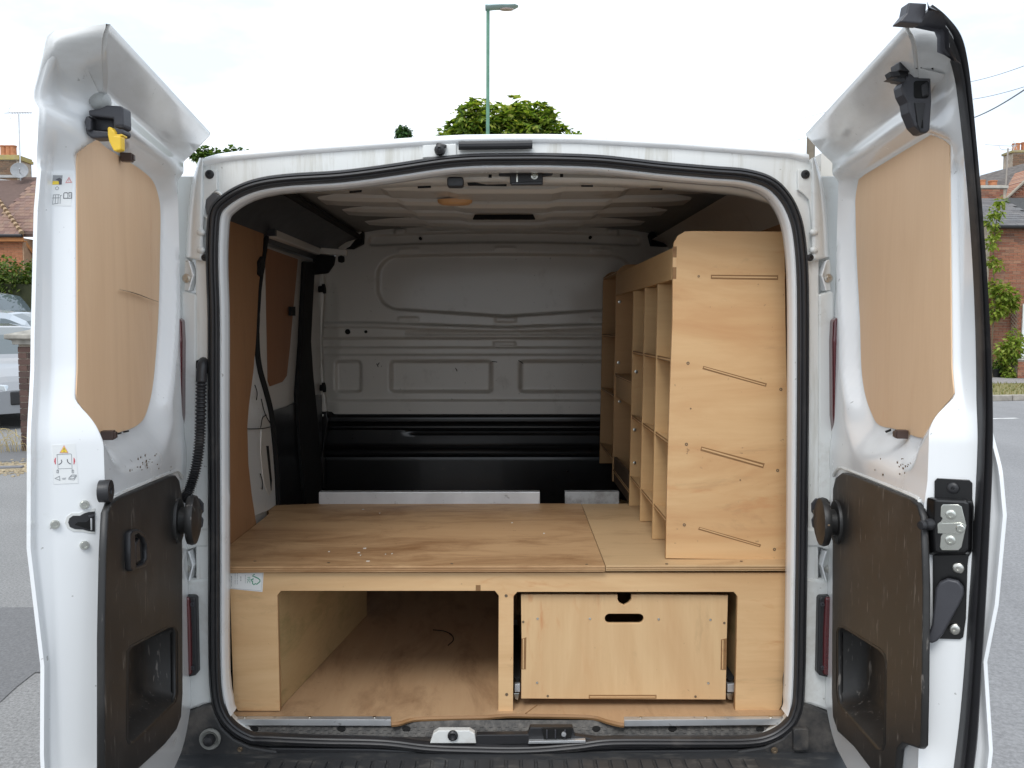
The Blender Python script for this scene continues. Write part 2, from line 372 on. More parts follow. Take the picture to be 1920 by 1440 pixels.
# little fixing holes and rivets along the flange
for k_, (px, py) in enumerate([(421, 452), (420, 466), (418, 503), (416, 560), (416, 677), (418, 733), (415, 790), (416, 842), (417, 877), (418, 894), (420, 1023), (421, 1160), (424, 1300),
                               (1478, 437), (1480, 456), (1480, 497), (1484, 553), (1481, 672), (1486, 672), (1485, 729), (1484, 787), (1484, 840), (1482, 892), (1480, 1024), (1478, 1140), (1478, 1154), (1474, 1300)]):
    s = -1 if px < 947 else 1
    p = atY(px, py, 2.142); mb = MB(); mb.lathe(p, (-s, -.15, 0), [(0, -.004), (.0030, -.004), (.0030, .0020), (.0016, .0022), (.0014, -.001), (0, -.001)], 8)
    mb.build('rivet', M['rust'] if k_ % 3 == 0 else M['metal'], van)

# hinge pillars: covers, hinges, plugs, bumps
def px_poly(pts, y): return [atY(a, b, y) for a, b in pts]
def slab(pts, y, t, m, name, parent=van, bevel=.003, label=None):
    mb = MB(); mb.prism(px_poly(pts, y), (0, t, 0)); return mb.build(name, m, parent, bevel=bevel, label=label)
def pillar(mx):
    """one hinge pillar; mx maps photo x of the pillar beside the brown lining to this side"""
    P = lambda pts: [(mx(a), b) for a, b in pts]
    s = 1 if mx(0) > mx(1) else -1
    base = [(318, 330), (400, 330), (400, 1340), (318, 1340)]
    slab(P(base), YA + .045, .05, M['pillarwhite'], 'hinge_pillar')
    # upper curved cover
    mb = MB(); rows = []
    for px, dy in ((344, .06), (347, .030), (352, .006), (360, -.006), (372, -.010), (381, -.008)):
        row = []
        for py in range(296, 491, 8):
            x0 = interp([(296, 374), (318, 366), (350, 357), (400, 351), (440, 348), (490, 346)], py)
            x = x0 + (px - 344) * (381 - x0) / 37
            row.append(atY(mx(x), py - (x < 372) * (372 - x) * .25 * (py > 480), YA + dy))
        rows.append(row)
    mb.rings(rows, closed=False, cap=False); o = mb.build('pillar_cover', M['pillarwhite'], van, 'all'); sl = o.modifiers.new('t', 'SOLIDIFY'); sl.thickness = .006
    slab(P([(376, 318), (407, 318), (407, 356), (398, 362), (386, 374), (383, 395), (379, 440), (377, 478), (374, 478)]), YA - .006, .03, M['pillarwhite'], 'pillar_flange')
    slab(P([(374, 476), (392, 476), (392, 494), (374, 490)]), YA - .004, .04, M['pillarwhite'], 'pillar_flange')
    for y in (436, 469):
        mb = MB(); a = atY(mx(371), y, YA - .008); b = atY(mx(384), y, YA - .008)
        mb.lathe(a, b - a, [(0, -.002), (.006, 0), (.0085, .006), (.008, .014), (.004, .018), (0, .019)], 12); mb.build('hinge_knuckle', M['pillarwhite'], van, 'all')
    # plugs
    for x, y, r in ((393, 327, .0095), (384, 483, .0075), (380, 611, .0075), (383, 905, .0075), (392, 1101, .0085)):
        mb = MB(); mb.lathe(atY(mx(x), y, YA - .006 if y < 600 else YA + .012), (0, -1, 0), [(r * 1.15, -.012), (r * 1.15, .001), (r, .004), (r * .45, .005), (r * .4, .002), (0, .002)], 16)
        mb.build('grommet', M['plugb'], van, True)
    # lower covers stepping down between the notches
    for y0, y1 in ((552, 603), (620, 664), (690, 762), (776, 796), (796, 832), (848, 897), (914, 931), (1090, 1320)):
        if y0 == 1090: continue
        slab(P([(368, y0), (396, y0), (396, y1), (368, y1)]), YA + .010, .03, M['pillarwhite'], 'pillar_plate', bevel=.004)
    slab(P([(338, 549), (345, 545), (368, 552), (368, 936), (352, 942), (338, 942)]), YA + .0005, .04, M['pillarwhite'], 'pillar_plate', bevel=.006)
    slab(P([(338, 985), (352, 985), (368, 992), (396, 990), (396, 1026), (368, 1026), (346, 1034), (338, 1034)]), YA + .0005, .04, M['pillarwhite'], 'pillar_plate', bevel=.006)
    slab(P([(338, 1092), (347, 1088), (394, 1083), (398, 1090), (400, 1300), (397, 1322), (384, 1322), (345, 1336), (338, 1336)]), YA + .000, .04, M['pillarwhite'], 'pillar_plate', bevel=.008)
    # angled door hinges with their bolts
    for y0, y1 in ((487, 545), (1032, 1090)):
        h = y1 - y0
        slab(P([(347, y0), (353, y0), (361, y0 + h * .5), (353, y1), (345, y1), (345, y0 + h * .3)]), YA + .006, .02, M['pillarwhite'], 'hinge', bevel=.002)
        slab(P([(352, y0 + 2), (355, y0 + 2), (363, y0 + h * .5), (355, y1), (352, y1), (360, y0 + h * .5)]), YA - .006, .03, M['white'], 'hinge', bevel=.001)
        mb = MB(); mb.lathe(atY(mx(350), y0 + h * .6, YA + .006), (0, -1, 0), [(.011, 0), (.011, .003), (.006, .004), (.006, .009), (.002, .009), (.002, .005), (0, .005)], 14); mb.build('hinge_bolt', M['screw'], van)
    # check strap bracket
    slab(P([(356, 936), (374, 934), (382, 944), (382, 960), (376, 966), (382, 974), (380, 988), (372, 994), (356, 992)]), YA + .002, .03, M['greyplastic'], 'check_bracket', bevel=.003)
    for y in (945, 978):
        mb = MB(); mb.lathe(atY(mx(366), y, YA), (0, -1, 0), [(.008, 0), (.008, .003), (.005, .004), (.005, .008), (0, .009)], 12); mb.build('bracket_bolt', M['metal'], van, True)
    mb = MB(); mb.obox(atY(mx(360), 961, YA - .012), (.022, 0, 0), (0, .012, 0), (0, 0, .005)); mb.obox(atY(mx(350), 966, YA - .02), (.012, 0, 0), (0, .016, 0), (0, 0, .010)); mb.build('check_strap', M['rust'], van, bevel=.002)
    # tail lamp
    slab(P([(331, 1118), (364, 1119), (367, 1124), (370, 1262), (366, 1267), (343, 1273), (331, 1273)]), YA - .02, .05, M['plastic'], 'tail_lamp_housing', bevel=.004)
    slab(P([(330, 594), (339, 600), (341, 640), (340, 780), (334, 830), (330, 1118), (355, 1121), (358, 1190), (359, 1266), (342, 1270), (330, 1270), (322, 1180), (322, 620)]), YA - .0255, .07, M['lens'], 'tail_lamp', bevel=.005)
    for y in (1133, 1252):
        mb = MB(); mb.lathe(atY(mx(361), y, YA - .021), (0, -1, 0), [(.006, 0), (.005, .003), (.002, .003), (.002, 0), (0, 0)], 10); mb.build('lamp_screw', M['greyplastic'], van)
ml = lambda x: x
mr = lambda x: 1903 - x
pillar(ml); pillar(mr)
# oval vent plug on one side only
mb = MB(); pts = [atY(x, y, YA - .004) for x, y in rrect(386, 363, 416, 409, 14, 5)]; mb.prism(pts, (0, .02, 0)); mb.build('vent_plug', plain('vent_grey', (.10, .10, .105), .5), van, bevel=.003)
pts = [atY(x, y, YA) for x, y in rrect(383, 359, 418, 413, 16, 5)]
mb = MB(); mb.tube(pts, .0035, 6, True); mb.build('vent_rim', M['pillarwhite'], van, True)
# cable holes, and the ribbed cable conduit hanging from one of them
slab([(1514, 668), (1523, 669), (1530, 676), (1531, 688), (1526, 692), (1525, 700), (1521, 703), (1514, 704)], YA + .0075, .004, M['hole'], 'cable_hole', bevel=.0005)
slab([(364, 683), (368, 676), (376, 673), (390, 673), (390, 700), (372, 700)], YA + .0025, .004, M['hole'], 'cable_hole', bevel=.0005)
pth = catmull([tuple(atY(x, y, YA + d)) for x, y, d in ((383, 676, .02), (380, 684, -.012), (378, 700, -.022), (377, 740, -.026), (376, 790, -.03), (374, 830, -.034), (369, 868, -.04), (361, 900, -.048), (352, 924, -.056), (342, 940, -.06))], 24)
mb = MB(); mb.tube(pth[:60], .0125, 14); hose = mb.build('cable_boot', M['rubber'], van, True)
mb = MB(); n_ = len(pth)
mb.tube(pth[58:], lambda t: .0118 + .0022 * math.sin(t * 2 * pi * 40), 12)
# finer rings: resample
q = catmull([tuple(p) for p in pth[58::6]], 14); mb = MB(); mb.tube(q, lambda t: .0115 + .0022 * math.sin(t * 2 * pi * 46), 12); mb.build('cable_conduit', M['rubber'], van, True, angle=60)

# things on the header above the opening
mb = MB(); mb.tube([atY(x, y, YA - .012) for x, y in ((860, 273), (900, 272.5), (950, 272), (998, 271))], .0105, 10, sq=1); mb.build('brake_light', M['plastic'], van, True)
slab([(792, 272), (856, 269), (856, 292), (792, 296)], YA - .001, .02, M['grimy'], 'washer_pad', bevel=.002)
mb = MB(); c_ = atY(825, 282, YA - .003); mb.lathe(c_, (0, -1, 0), [(.0135, 0), (.0135, .008), (.012, .016), (.0085, .017), (.0085, .022), (.004, .024), (.003, .02), (0, .02)], 18); mb.build('washer_jet', M['plastic'], van, True)
mb = MB(); mb.obox(c_ + V((.004, -.006, .010)), (.012, 0, -.003), (0, .007, 0), (.002, 0, .004)); mb.build('washer_cap', M['plastic'], van, bevel=.003)
# inner header with latch, small lamp and slots
hb = MB(); rows = []
for y_, py in ((2.185, 331), (2.19, 338), (2.22, 344), (2.30, 348), (2.36, 347)):
    rows.append([atY(x, py + interp([(440, 40), (520, 19), (640, 9), (760, 3), (950, 0), (1140, 3), (1260, 9), (1390, 22), (1460, 45)], x) * (1 - (y_ - 2.185) * .8), y_) for x in range(440, 1461, 30)])
hb.rings(rows, closed=False, cap=False); hb.build('inner_header', M['inside'], van, 'all')
slab([(935, 317), (1037, 316), (1037, 328), (1019, 331), (935, 330)], 2.172, .012, M['plastic'], 'latch_plate', bevel=.003)
slab([(956, 320), (1018, 320), (1018, 344), (956, 344)], 2.166, .014, M['plastic'], 'latch_catch', bevel=.002)
slab([(958, 341), (1018, 340), (1018, 346), (958, 347)], 2.158, .012, M['plastic'], 'latch_catch', bevel=.002)
mb = MB(); mb.lathe(atY(1002, 330, 2.165), (0, -1, 0), [(.009, 0), (.009, .003), (.005, .004), (.003, .001), (0, .001)], 14); mb.build('latch_bolt', M['metal'], van, True)
slab([(968, 326), (971, 326), (971, 343), (968, 343)], 2.164, .002, M['metal'], 'latch_pin', bevel=.0005)
slab(rrect(838, 331, 869, 350, 5, 3), 2.150, .03, M['plastic'], 'lamp_socket', bevel=.004)
for x, y in ((919, 330), (1053, 329)): slab([(x - 3, y - 3), (x + 3, y - 3), (x + 3, y + 3), (x - 3, y + 3)], 2.1825, .003, M['hole'], 'header_slot', bevel=0)
for pts in ([(876, 343), (890, 342), (912, 346), (950, 345), (950, 349), (890, 348), (878, 348)], [(655, 358), (678, 356), (678, 360), (655, 362)], [(783, 349), (808, 348), (808, 352), (783, 353)], [(1090, 347), (1112, 347), (1112, 350), (1090, 350)], [(1219, 353), (1242, 353), (1242, 356), (1219, 356)]):
    slab(pts, 2.20, .004, M['hole'], 'header_slot', bevel=0)

# sill: tread plate with its raised studs, latch strikers, the bumper below
def tread_pt(u, v): return atY(lerp(425, 1478, u), lerp(1350 + 2 * abs(u - .5), 1392, v), lerp(2.16, 2.112, v))
mb = MB(); mb.rings([[tread_pt(u / 40, v / 4) for u in range(41)] for v in range(5)], closed=False, cap=False); mb.build('sill_plate', M['dustygrey'], van, 'all')
mb = MB()
for r_ in range(4):
    for c_ in range(62):
        u = .035 + (c_ + (r_ % 2) * .5) * .015; v = .26 + r_ * .13
        p = tread_pt(u, v); mb.obox(p, (.0042, 0, 0), (0, .0035, .0026), (0, -.0010, .0014))
mb.build('sill_stud', M['dustygrey'], van, kind='stuff')
for x in (477, 640, 762, 1118, 1261, 1425):
    p = [tread_pt((x + 8 * math.cos(a) - 425) / 1053, .42 + .12 * math.sin(a)) + V((0, -.001, .0035)) for a in [2 * pi * i / 10 for i in range(10)]]
    mb = MB(); mb.prism(p, (0, .001, -.003)); mb.build('sill_hole', M['hole'], van)
# folded sill under the seal and the striker pockets
slab([(812, 1376), (822, 1370), (880, 1370), (890, 1376), (893, 1394), (806, 1394)], 2.085, .02, M['pillarwhite'], 'striker_plate', bevel=.002)
mb = MB(); mb.lathe(atY(849, 1379, 2.083), (0, -1, 0), [(.013, -.002), (.013, .004), (.009, .007), (.006, .003), (0, .002)], 14); mb.build('striker_bolt', M['plastic'], van, True)
slab([(893, 1378), (990, 1377), (994, 1364), (1074, 1364), (1078, 1380), (1120, 1386), (1150, 1392), (880, 1398), (893, 1394)], 2.092, .02, M['plastic'], 'striker_housing', bevel=.003)
slab([(1016, 1367), (1073, 1366), (1071, 1384), (1020, 1386)], 2.086, .01, M['hole'], 'striker_pocket', bevel=.001)
for x in (1024, 1040, 1058): slab([(x, 1369), (x + 3, 1369), (x + 3, 1385), (x, 1385)], 2.082, .006, M['greyplastic'], 'striker_rib', bevel=.001)
mb = MB(); mb.lathe(atY(1057, 1376, 2.084), (0, -1, 0), [(.006, 0), (.006, .004), (.002, .005), (0, .003)], 12); mb.build('striker_bolt', M['inkgrey'], van)
slab([(992, 1390), (1098, 1388), (1098, 1393), (990, 1395)], 2.080, .012, M['alu'], 'striker_lip', bevel=.001)
# bumper
M['dustybumper'] = plain('dusty_bumper', (.038, .040, .043), .5, bump=.3, dirt=(.17, .16, .145), dlo=.52, dhi=.85, dscale=(9, 30, 30))
mb = MB()
ys = [(-.93, 2.25), (-.90, 2.02), (-.80, 1.93), (-.5, 1.885), (0, 1.875), (.5, 1.885), (.8, 1.93), (.90, 2.02), (.93, 2.25)]
zt = atY(950, 1424, 2.06).z
mb.rings([[(x, 2.14, zt + .004), (x, (y + 2.14) / 2, zt + .002), (x, y + .012, zt - .002), (x, y, zt - .018), (x, y - .01, zt - .12), (x, y + .05, .27), (x, 2.14, .27)] for x, y in ys])
bump_ = mb.build('bumper', M['dustybumper'], van, True, bevel=.004, angle=45)
mb = MB()
for i in range(34):
    x = -.60 + i * .0365; yb = 1.905 + .03 * abs(x) ** 2
    mb.hexa([(x - .0155, yb, zt - .004), (x + .0155, yb, zt - .004), (x + .0165, 2.055, zt - .002), (x - .0165, 2.055, zt - .002)], [(x - .013, yb + .006, zt + .006), (x + .013, yb + .006, zt + .006), (x + .0145, 2.045, zt + .008), (x - .0145, 2.045, zt + .008)])
mb.build('bumper_tread', M['dustybumper'], van, bevel=.002)
for f in (ml, mr):
    slab([(f(a), b) for a, b in ((316, 1446), (318, 1400), (330, 1352), (345, 1340), (384, 1324), (398, 1321), (403, 1338), (416, 1364), (438, 1385), (470, 1400), (520, 1408), (520, 1446))], 2.085, .06, M['dustyplastic'], 'bumper_corner', bevel=.006)
slab([(480, 1402), (700, 1404), (960, 1419), (1150, 1408), (1410, 1405), (1420, 1446), (480, 1446)], 2.090, .05, M['plastic'], 'bumper_infill', bevel=.004)
c_ = atY(395, 1384, 2.083); mb = MB(); mb.lathe(c_, (0, -1, 0), [(.026, 0), (.027, .006), (.024, .012), (.019, .008), (.016, .004), (0, .004)], 24); mb.build('buffer_ring', plain('grey_rubber', (.24, .24, .22), .6), van, True)
mb = MB(); mb.lathe(c_, (0, -1, 0), [(.0145, .003), (.0140, .016), (.011, .022), (.005, .024), (0, .024)], 20); mb.build('buffer', M['rubber'], van, True)
mb = MB(); mb.lathe(atY(450, 1405, 2.083), (0, -1, 0), [(.007, 0), (.005, .004), (0, .003)], 12); mb.build('bumper_screw', M['rust'], van)
slab(rrect(1488, 1366, 1517, 1409, 5, 3), 2.072, .02, M['dustyplastic'], 'buffer', bevel=.004)
mb = MB(); mb.lathe(atY(1452, 1407, 2.083), (0, -1, 0), [(.009, 0), (.007, .004), (.003, .004), (0, .002)], 12); mb.build('bumper_screw', M['rust'], van)

# ================================================================== inside of the load space
XW = .80; ZSILL = .50
def wallpoly(pts, x): return [atX(a, b, x) for a, b in pts]
zroof = 1.968
rz = lambda x: zroof - .004 - .050 * abs(x / .75) ** 4
mb = MB(); mb.rings([[(x, y, rz(x)) for x in [-.76 + .095 * i for i in range(17)]] for y in (2.2, 3.0, 3.98)], closed=False, cap=False); mb.build('roof_panel', plain('roof_underside', (.22, .215, .20), .7), van)  # panel coloured darker than the bows, standing in for shade between them
# cross members with stepped ends
def bow(y0, y1, zb, hw, ends=.10):
    mb = MB(); zs = zroof
    def sec(x, z, e): return [(x, y0 + .004, zs), (x, y0 + .012, z + .012), (x, y0 + .024, z), (x, y1 - .024, z), (x, y1 - .012, z + .012), (x, y1 - .004, zs)]
    st = [(-hw - ends, zs - .004), (-hw - ends * .6, zs - .012), (-hw - ends * .4, zb + .018), (-hw + .02, zb + .014), (-hw * .62, zb + .010), (-hw * .58, zb), (-.17, zb - .002), (-.14, zb - .009), (.14, zb - .009), (.17, zb - .002)]
    st += [(-x, z) for x, z in reversed(st[:6])]
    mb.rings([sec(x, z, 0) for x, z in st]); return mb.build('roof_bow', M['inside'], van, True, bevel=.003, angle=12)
bow(2.52, 2.72, 1.908, .60); bow(2.86, 3.02, 1.912, .58); bow(3.18, 3.34, 1.918, .56); bow(3.56, 3.72, 1.925, .54)
for s in (-1, 1):    # cant rails
    mb = MB(); mb.rings([[(s * .80, y, 1.79), (s * .785, y, 1.81), (s * .76, y, 1.85), (s * .71, y, 1.885), (s * .66, y, 1.90), (s * .74, y, 1.912), (s * .80, y, 1.88)] for y in (2.2, 3.0, 3.9)]); mb.build('cant_rail', M['plastic'] if s < 0 else M['inside'], van, True)  # left rail coloured black to carry the shade of the roof-edge cavity
    if s < 0: mb = MB(); mb.box(-.74, -.64, 2.3, 3.88, 1.902, 1.915); mb.build('cavity_shade', M['hole'], van)  # black strip standing in for shade inside the cavity beside the roof
mb = MB(); mb.box(-.798, -.778, 2.2, 3.6, 1.826, 1.846); mb.build('rail_strip', M['inside'], van, bevel=.004)
# amber interior lamp, black pad over the bulkhead
mb = MB(); c_ = atZ(853, 377, 1.897); mb.rings([[c_ + V((.055 * f * math.cos(a), .028 * f * math.sin(a), dz)) for a in [2 * pi * i / 20 for i in range(20)]] for f, dz in ((1, .004), (.96, -.006), (.75, -.012), (.3, -.014))]); mb.build('interior_lamp', M['lampglow'], van, True)
slab([(890, 402), (1000, 402), (1004, 411), (886, 411)], 3.15, .02, M['hole'], 'wiring_slot', bevel=.002)

# bulkhead: one pressed sheet, sculpted
YB = 3.92
def rr(px, py, x0, y0, x1, y1, r):
    cx, cy = (x0 + x1) / 2, (y0 + y1) / 2; qx = abs(px - cx) - (x1 - x0) / 2 + r; qy = abs(py - cy) - (y1 - y0) / 2 + r
    return math.hypot(max(qx, 0), max(qy, 0)) + min(max(qx, qy), 0) - r
def press(d, wid=7): return sm(0, wid * .6, -d)
def bulk_h(x, y):
    """height in metres towards the load space"""
    bend = 10 * ((x - 947) / 240) ** 2                         # pressings dip towards the middle
    h = 0
    arch = 9 * ((x - 947) / 250) ** 2
    # window blank: sunk panel with a rim
    h -= .026 * press(rr(x, y - arch * .6 * (y < 530) + (0 if y < 530 else (-16 * max(0, 1 - abs(x - 947) / 245))), 705, 474, 1189, 580, 40), 9)
    h -= .022 * press(rr(x, y - arch * .7, 690, 434, 1203, 456, 10), 6)        # upper channel
    for cx in (750, 905, 993, 1148): h += .016 * press(rr(x, y - arch * .7, cx - 12, 424, cx + 12, 438, 4), 5)
    for cx in (820, 1058): h -= .006 * press(rr(x, y - arch * .7, cx - 22, 422, cx + 22, 430, 2), 3)
    for cx in (766, 947, 1128): h += .004 * press(rr(x, y - arch * .7, cx - 20, 461, cx + 20, 470, 3), 3)
    # chevron step below the window blank
    yc = 604 + 9 * max(0, 1 - abs(x - 947) / 260)
    h += .020 * sm(yc - 2, yc + 3, y) - .010 * sm(yc + 8, yc + 11, y)
    for cx in (766, 947, 1128): h += .005 * press(rr(x, y, cx - 20, 594, cx + 20, 605, 3), 3)
    h -= .010 * press(rr(x, y, 760, 621, 1180, 628, 3), 3)
    h -= .028 * sm(632, 637, y); h += .010 * press(rr(x, y, 925, 640, 968, 650, 3), 3)
    h += .014 * sm(650, 653, y) + .014 * sm(664, 667, y)
    # sunk blocks with upright ribs between
    for a, b in ((600 if x < 650 else 0, 0), ):
        pass
    for x0, x1 in ((626, 680), (730, 924), (972, 1165), (1212, 1270)): h -= .028 * press(rr(x, y, x0, 674, x1, 738, 10), 12)
    h += .016 * sm(748, 752, y)
    h -= .035 * sm(640, 606, x) * sm(500, 560, y) * .8 + .03 * sm(1252, 1290, x)
    return h
mb = MB(); rows = []
for py in [420 + i * 1.9 for i in range(188)]:
    x0 = interp([(420, 640), (500, 625), (510, 606), (600, 596), (640, 600), (700, 604), (775, 612)], py)
    rows.append([atY(px, py, YB) + V((0, -bulk_h(px, py), 0)) for px in [lerp(x0, 1300, i / 240) for i in range(241)]])
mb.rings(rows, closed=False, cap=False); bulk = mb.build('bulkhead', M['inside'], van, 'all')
mb = MB(); rows = []
for i in range(60):
    py = 772 + i * 3.4
    h = .02 * sm(772, 782, py) - .014 * press(rr(0, py, -9, 790, 9, 806, 2), 3) - .03 * sm(835, 845, py) + .03 * sm(852, 858, py) - .012 * sm(795, 797, py)
    rows.append([atY(px, py, YB - .012) + V((0, -h + .010 * press(rr(px, py, 765, 806, 1145, 814, 3), 3), 0)) for px in range(600, 1301, 10)])
mb.rings(rows, closed=False, cap=False); mb.build('lower_bulkhead', M['blackpaint'], van, True, angle=30)
for x, y, r in ((652, 622, .012), (686, 622, .007), (788, 447, .007), (1107, 445, .007)):
    mb = MB(); mb.lathe(atY(x, y, YB - .014), (0, -1, 0), [(r, -.02), (r, .004), (r * .8, .006), (0, .005)], 14); mb.build('bulkhead_plug', M['hole'], van, True)
for pts in ([(640, 452), (662, 432), (681, 434), (680, 456), (660, 466), (640, 466)], [(1217, 440), (1224, 430), (1232, 442), (1260, 442), (1260, 462), (1222, 460)]):
    slab(pts, YB - .06, .05, M['hole'], 'corner_gusset', bevel=.004)
mb = MB(); mb.prism([atY(x, y, YB - .07) for x, y in ((630, 462), (662, 434), (678, 434), (655, 462), (640, 470))], (0, .02, 0)); mb.build('corner_brace', M['inside'], van, bevel=.003)
# scratches are marks of their own on the sheet
for pts in (((706, 682), (709, 688)), ((709, 684), (711, 680)), ((922, 678), (932, 679)), ((972, 676), (981, 682)), ((854, 690), (857, 696))):
    p = [atY(x, y, YB - .014) for x, y in pts]; mb = MB(); mb.tube([p[0], (p[0] + p[1]) / 2 + V((0, .002, .001)), p[1]], .0018, 5); mb.build('scratch', M['hole'], van)

# the side with the sliding door
lin = [(395, 392), (428, 408), (495, 431), (493, 470), (485, 540), (480, 640), (475, 700), (467, 760), (464, 800), (466, 870), (472, 925), (481, 985), (428, 1040), (395, 1070)]
P_ = wallpoly(lin, -.785)
mb = MB(); mb.prism(P_, (-.009, 0, 0)); mb.build('lining_panel', M['plyline'], van, bevel=.001)
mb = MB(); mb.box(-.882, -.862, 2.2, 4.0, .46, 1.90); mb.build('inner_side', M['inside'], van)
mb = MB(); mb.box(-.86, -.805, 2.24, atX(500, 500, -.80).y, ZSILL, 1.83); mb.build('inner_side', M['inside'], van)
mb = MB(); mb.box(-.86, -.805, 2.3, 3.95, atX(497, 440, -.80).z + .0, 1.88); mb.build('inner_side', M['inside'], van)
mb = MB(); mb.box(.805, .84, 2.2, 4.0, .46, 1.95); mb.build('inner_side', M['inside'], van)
mb = MB(); mb.box(.790, .799, 2.22, 3.88, .92, 1.86); mb.build('lining_panel', M['plyline'], van)
# white wheel-arch pillar with its hollow
pil_ = [(470, 640), (482, 640), (487, 690), (499, 735), (508, 780), (513, 830), (518, 880), (521, 945), (505, 957), (470, 972), (455, 900), (455, 760)]
mb = MB(); mb.prism(wallpoly(pil_, -.795), (-.02, 0, 0)); mb.build('arch_pillar', M['pillarwhite'], van, bevel=.004)
mb = MB(); mb.prism(wallpoly([(491, 780), (500, 775), (506, 800), (512, 860), (513, 915), (505, 930), (495, 905), (489, 850)], -.793), (-.004, 0, 0)); mb.build('arch_hollow', M['inside'], van, bevel=.003)
mb = MB(); mb.prism(wallpoly([(500, 836), (504, 836), (510, 900), (509, 920)], -.791), (-.004, 0, 0)); mb.build('arch_slot', M['hole'], van)
for pts in (((462, 804), (480, 804), (495, 803), (508, 800)), ((490, 748), (494, 766), (499, 780), (507, 794)), ((489, 802), (492, 784), (500, 778)), ((478, 722), (482, 735), (481, 750)), ((488, 888), (492, 902), (492, 918))):
    mb = MB(); mb.tube(catmull([tuple(atX(x, y, -.790)) for x, y in pts], 4), .0016, 5); mb.build('loose_wire', M['hole'], van)
# sliding door
sdo = [(500, 462), (560, 480), (600, 492), (604, 950), (512, 950), (512, 800), (492, 720), (482, 640), (488, 540)]
mb = MB(); mb.prism(wallpoly(sdo, -.822), (-.03, 0, 0)); sdoor = mb.build('sliding_door', M['inside'], van, label='closed sliding side door with plywood window blank')
mb = MB(); mb.prism(wallpoly([(503, 466), (559, 486), (552, 560), (544, 650), (538, 705), (530, 716), (508, 724), (496, 690), (488, 620), (491, 540)], -.815), (-.006, 0, 0)); mb.build('window_blank', ply('dark_blank_ply', (.32, .15, .07), (.22, .09, .04), 'z', 12, .4), sdoor, bevel=.001)
mb = MB(); mb.prism(wallpoly([(512, 770), (540, 762), (558, 752), (565, 740), (604, 740), (604, 950), (512, 950)], -.813), (-.008, 0, 0)); mb.build('door_lower_panel', M['blackpaint'], sdoor, bevel=.002)
mb = MB(); mb.prism(wallpoly([(546, 575), (554, 575), (554, 592), (546, 592)], -.80), (-.01, 0, 0)); mb.build('blank_clip', M['hole'], sdoor)
mb = MB(); mb.tube(catmull([tuple(atX(x, y, -.79)) for x, y in ((499, 440), (493, 480), (485, 540), (481, 600), (481, 650), (486, 690), (497, 730), (507, 770), (513, 820), (518, 880), (521, 945))], 6), .0105, 8); mb.build('sliding_door_seal', M['hole'], van, True)
mb = MB(); mb.prism(wallpoly([(481, 490), (487, 480), (491, 500), (487, 520), (481, 515)], -.786), (.012, 0, 0)); mb.build('door_catch', M['hole'], van, bevel=.003)
# black front post, rail and roller arm
mb = MB(); mb.prism(wallpoly([(574, 490), (592, 490), (588, 560), (584, 640), (588, 700), (596, 780), (602, 860), (604, 950), (575, 950), (565, 850), (560, 740), (567, 640)], -.800), (-.02, 0, 0)); mb.build('door_post', M['hole'], van, bevel=.006)
mb = MB(); mb.hexa([atX(497, 445, -.79), atX(518, 445, -.77), atX(518, 427, -.77), atX(497, 427, -.79)], [atX(592, 478, -.79), atX(600, 478, -.77), atX(600, 463, -.77), atX(592, 463, -.79)]); mb.build('slide_rail', M['inside'], van, bevel=.003)
slab([(499, 428), (516, 428), (516, 442), (499, 442)], atX(508, 436, -.775).y - .03, .02, M['plastic'], 'rail_end', bevel=.002)
mb = MB(); mb.prism([atY(x, y, 3.62) for x, y in ((586, 476), (628, 480), (625, 496), (614, 512), (586, 515))], (0, .03, 0)); mb.build('roller_arm', M['hole'], van, bevel=.006)
mb = MB(); mb.prism([atY(x, y, 3.60) for x, y in ((588, 463), (650, 468), (650, 479), (590, 475))], (0, .03, 0)); mb.build('rail_bracket', M['inside'], van, bevel=.003)
mb = MB(); mb.lathe(atY(640, 486, 3.60), (1, 0, 0), [(.012, -.012), (.016, 0), (.012, .012), (0, .012)], 12); mb.build('roller', M['hole'], van, True)
# post strip beside the bulkhead with catches
slab([(592, 510), (606, 508), (607, 560), (602, 640), (606, 720), (612, 772), (598, 772), (592, 700), (586, 640)], YB - .10, .04, M['inside'], 'front_pillar', bevel=.004)
for y in (543, 728):
    mb = MB(); mb.lathe(atY(592, y, YB - .13), (1, 0, .1), [(.014, 0), (.014, .03), (.022, .032), (.022, .042), (0, .044)], 12); mb.build('pillar_catch', M['hole'], van, True)
slab([(596, 776), (612, 772), (615, 790), (606, 850), (608, 915), (598, 920)], YB - .08, .03, M['blackpaint'], 'lower_pillar', bevel=.004)
mb = MB(); mb.lathe(atY(604, 779, YB - .085), (0, -1, 0), [(.007, 0), (.007, .003), (0, .004)], 10); mb.build('pillar_screw', M['metal'], van)
# lashing rings low on each side of the opening
for px in (428, 1474):
    mb = MB(); mb.tube([atY(px + 4 * math.cos(a), 1280 + 22 * math.sin(a), 2.16) for a in [2 * pi * i / 14 for i in range(14)]], .004, 6, True); mb.build('lashing_ring', M['plastic'], van, True)
    slab(rrect(px - 4, 1290, px + 5, 1312, 2, 2), 2.158, .012, M['rust'], 'ring_bracket', bevel=.001)
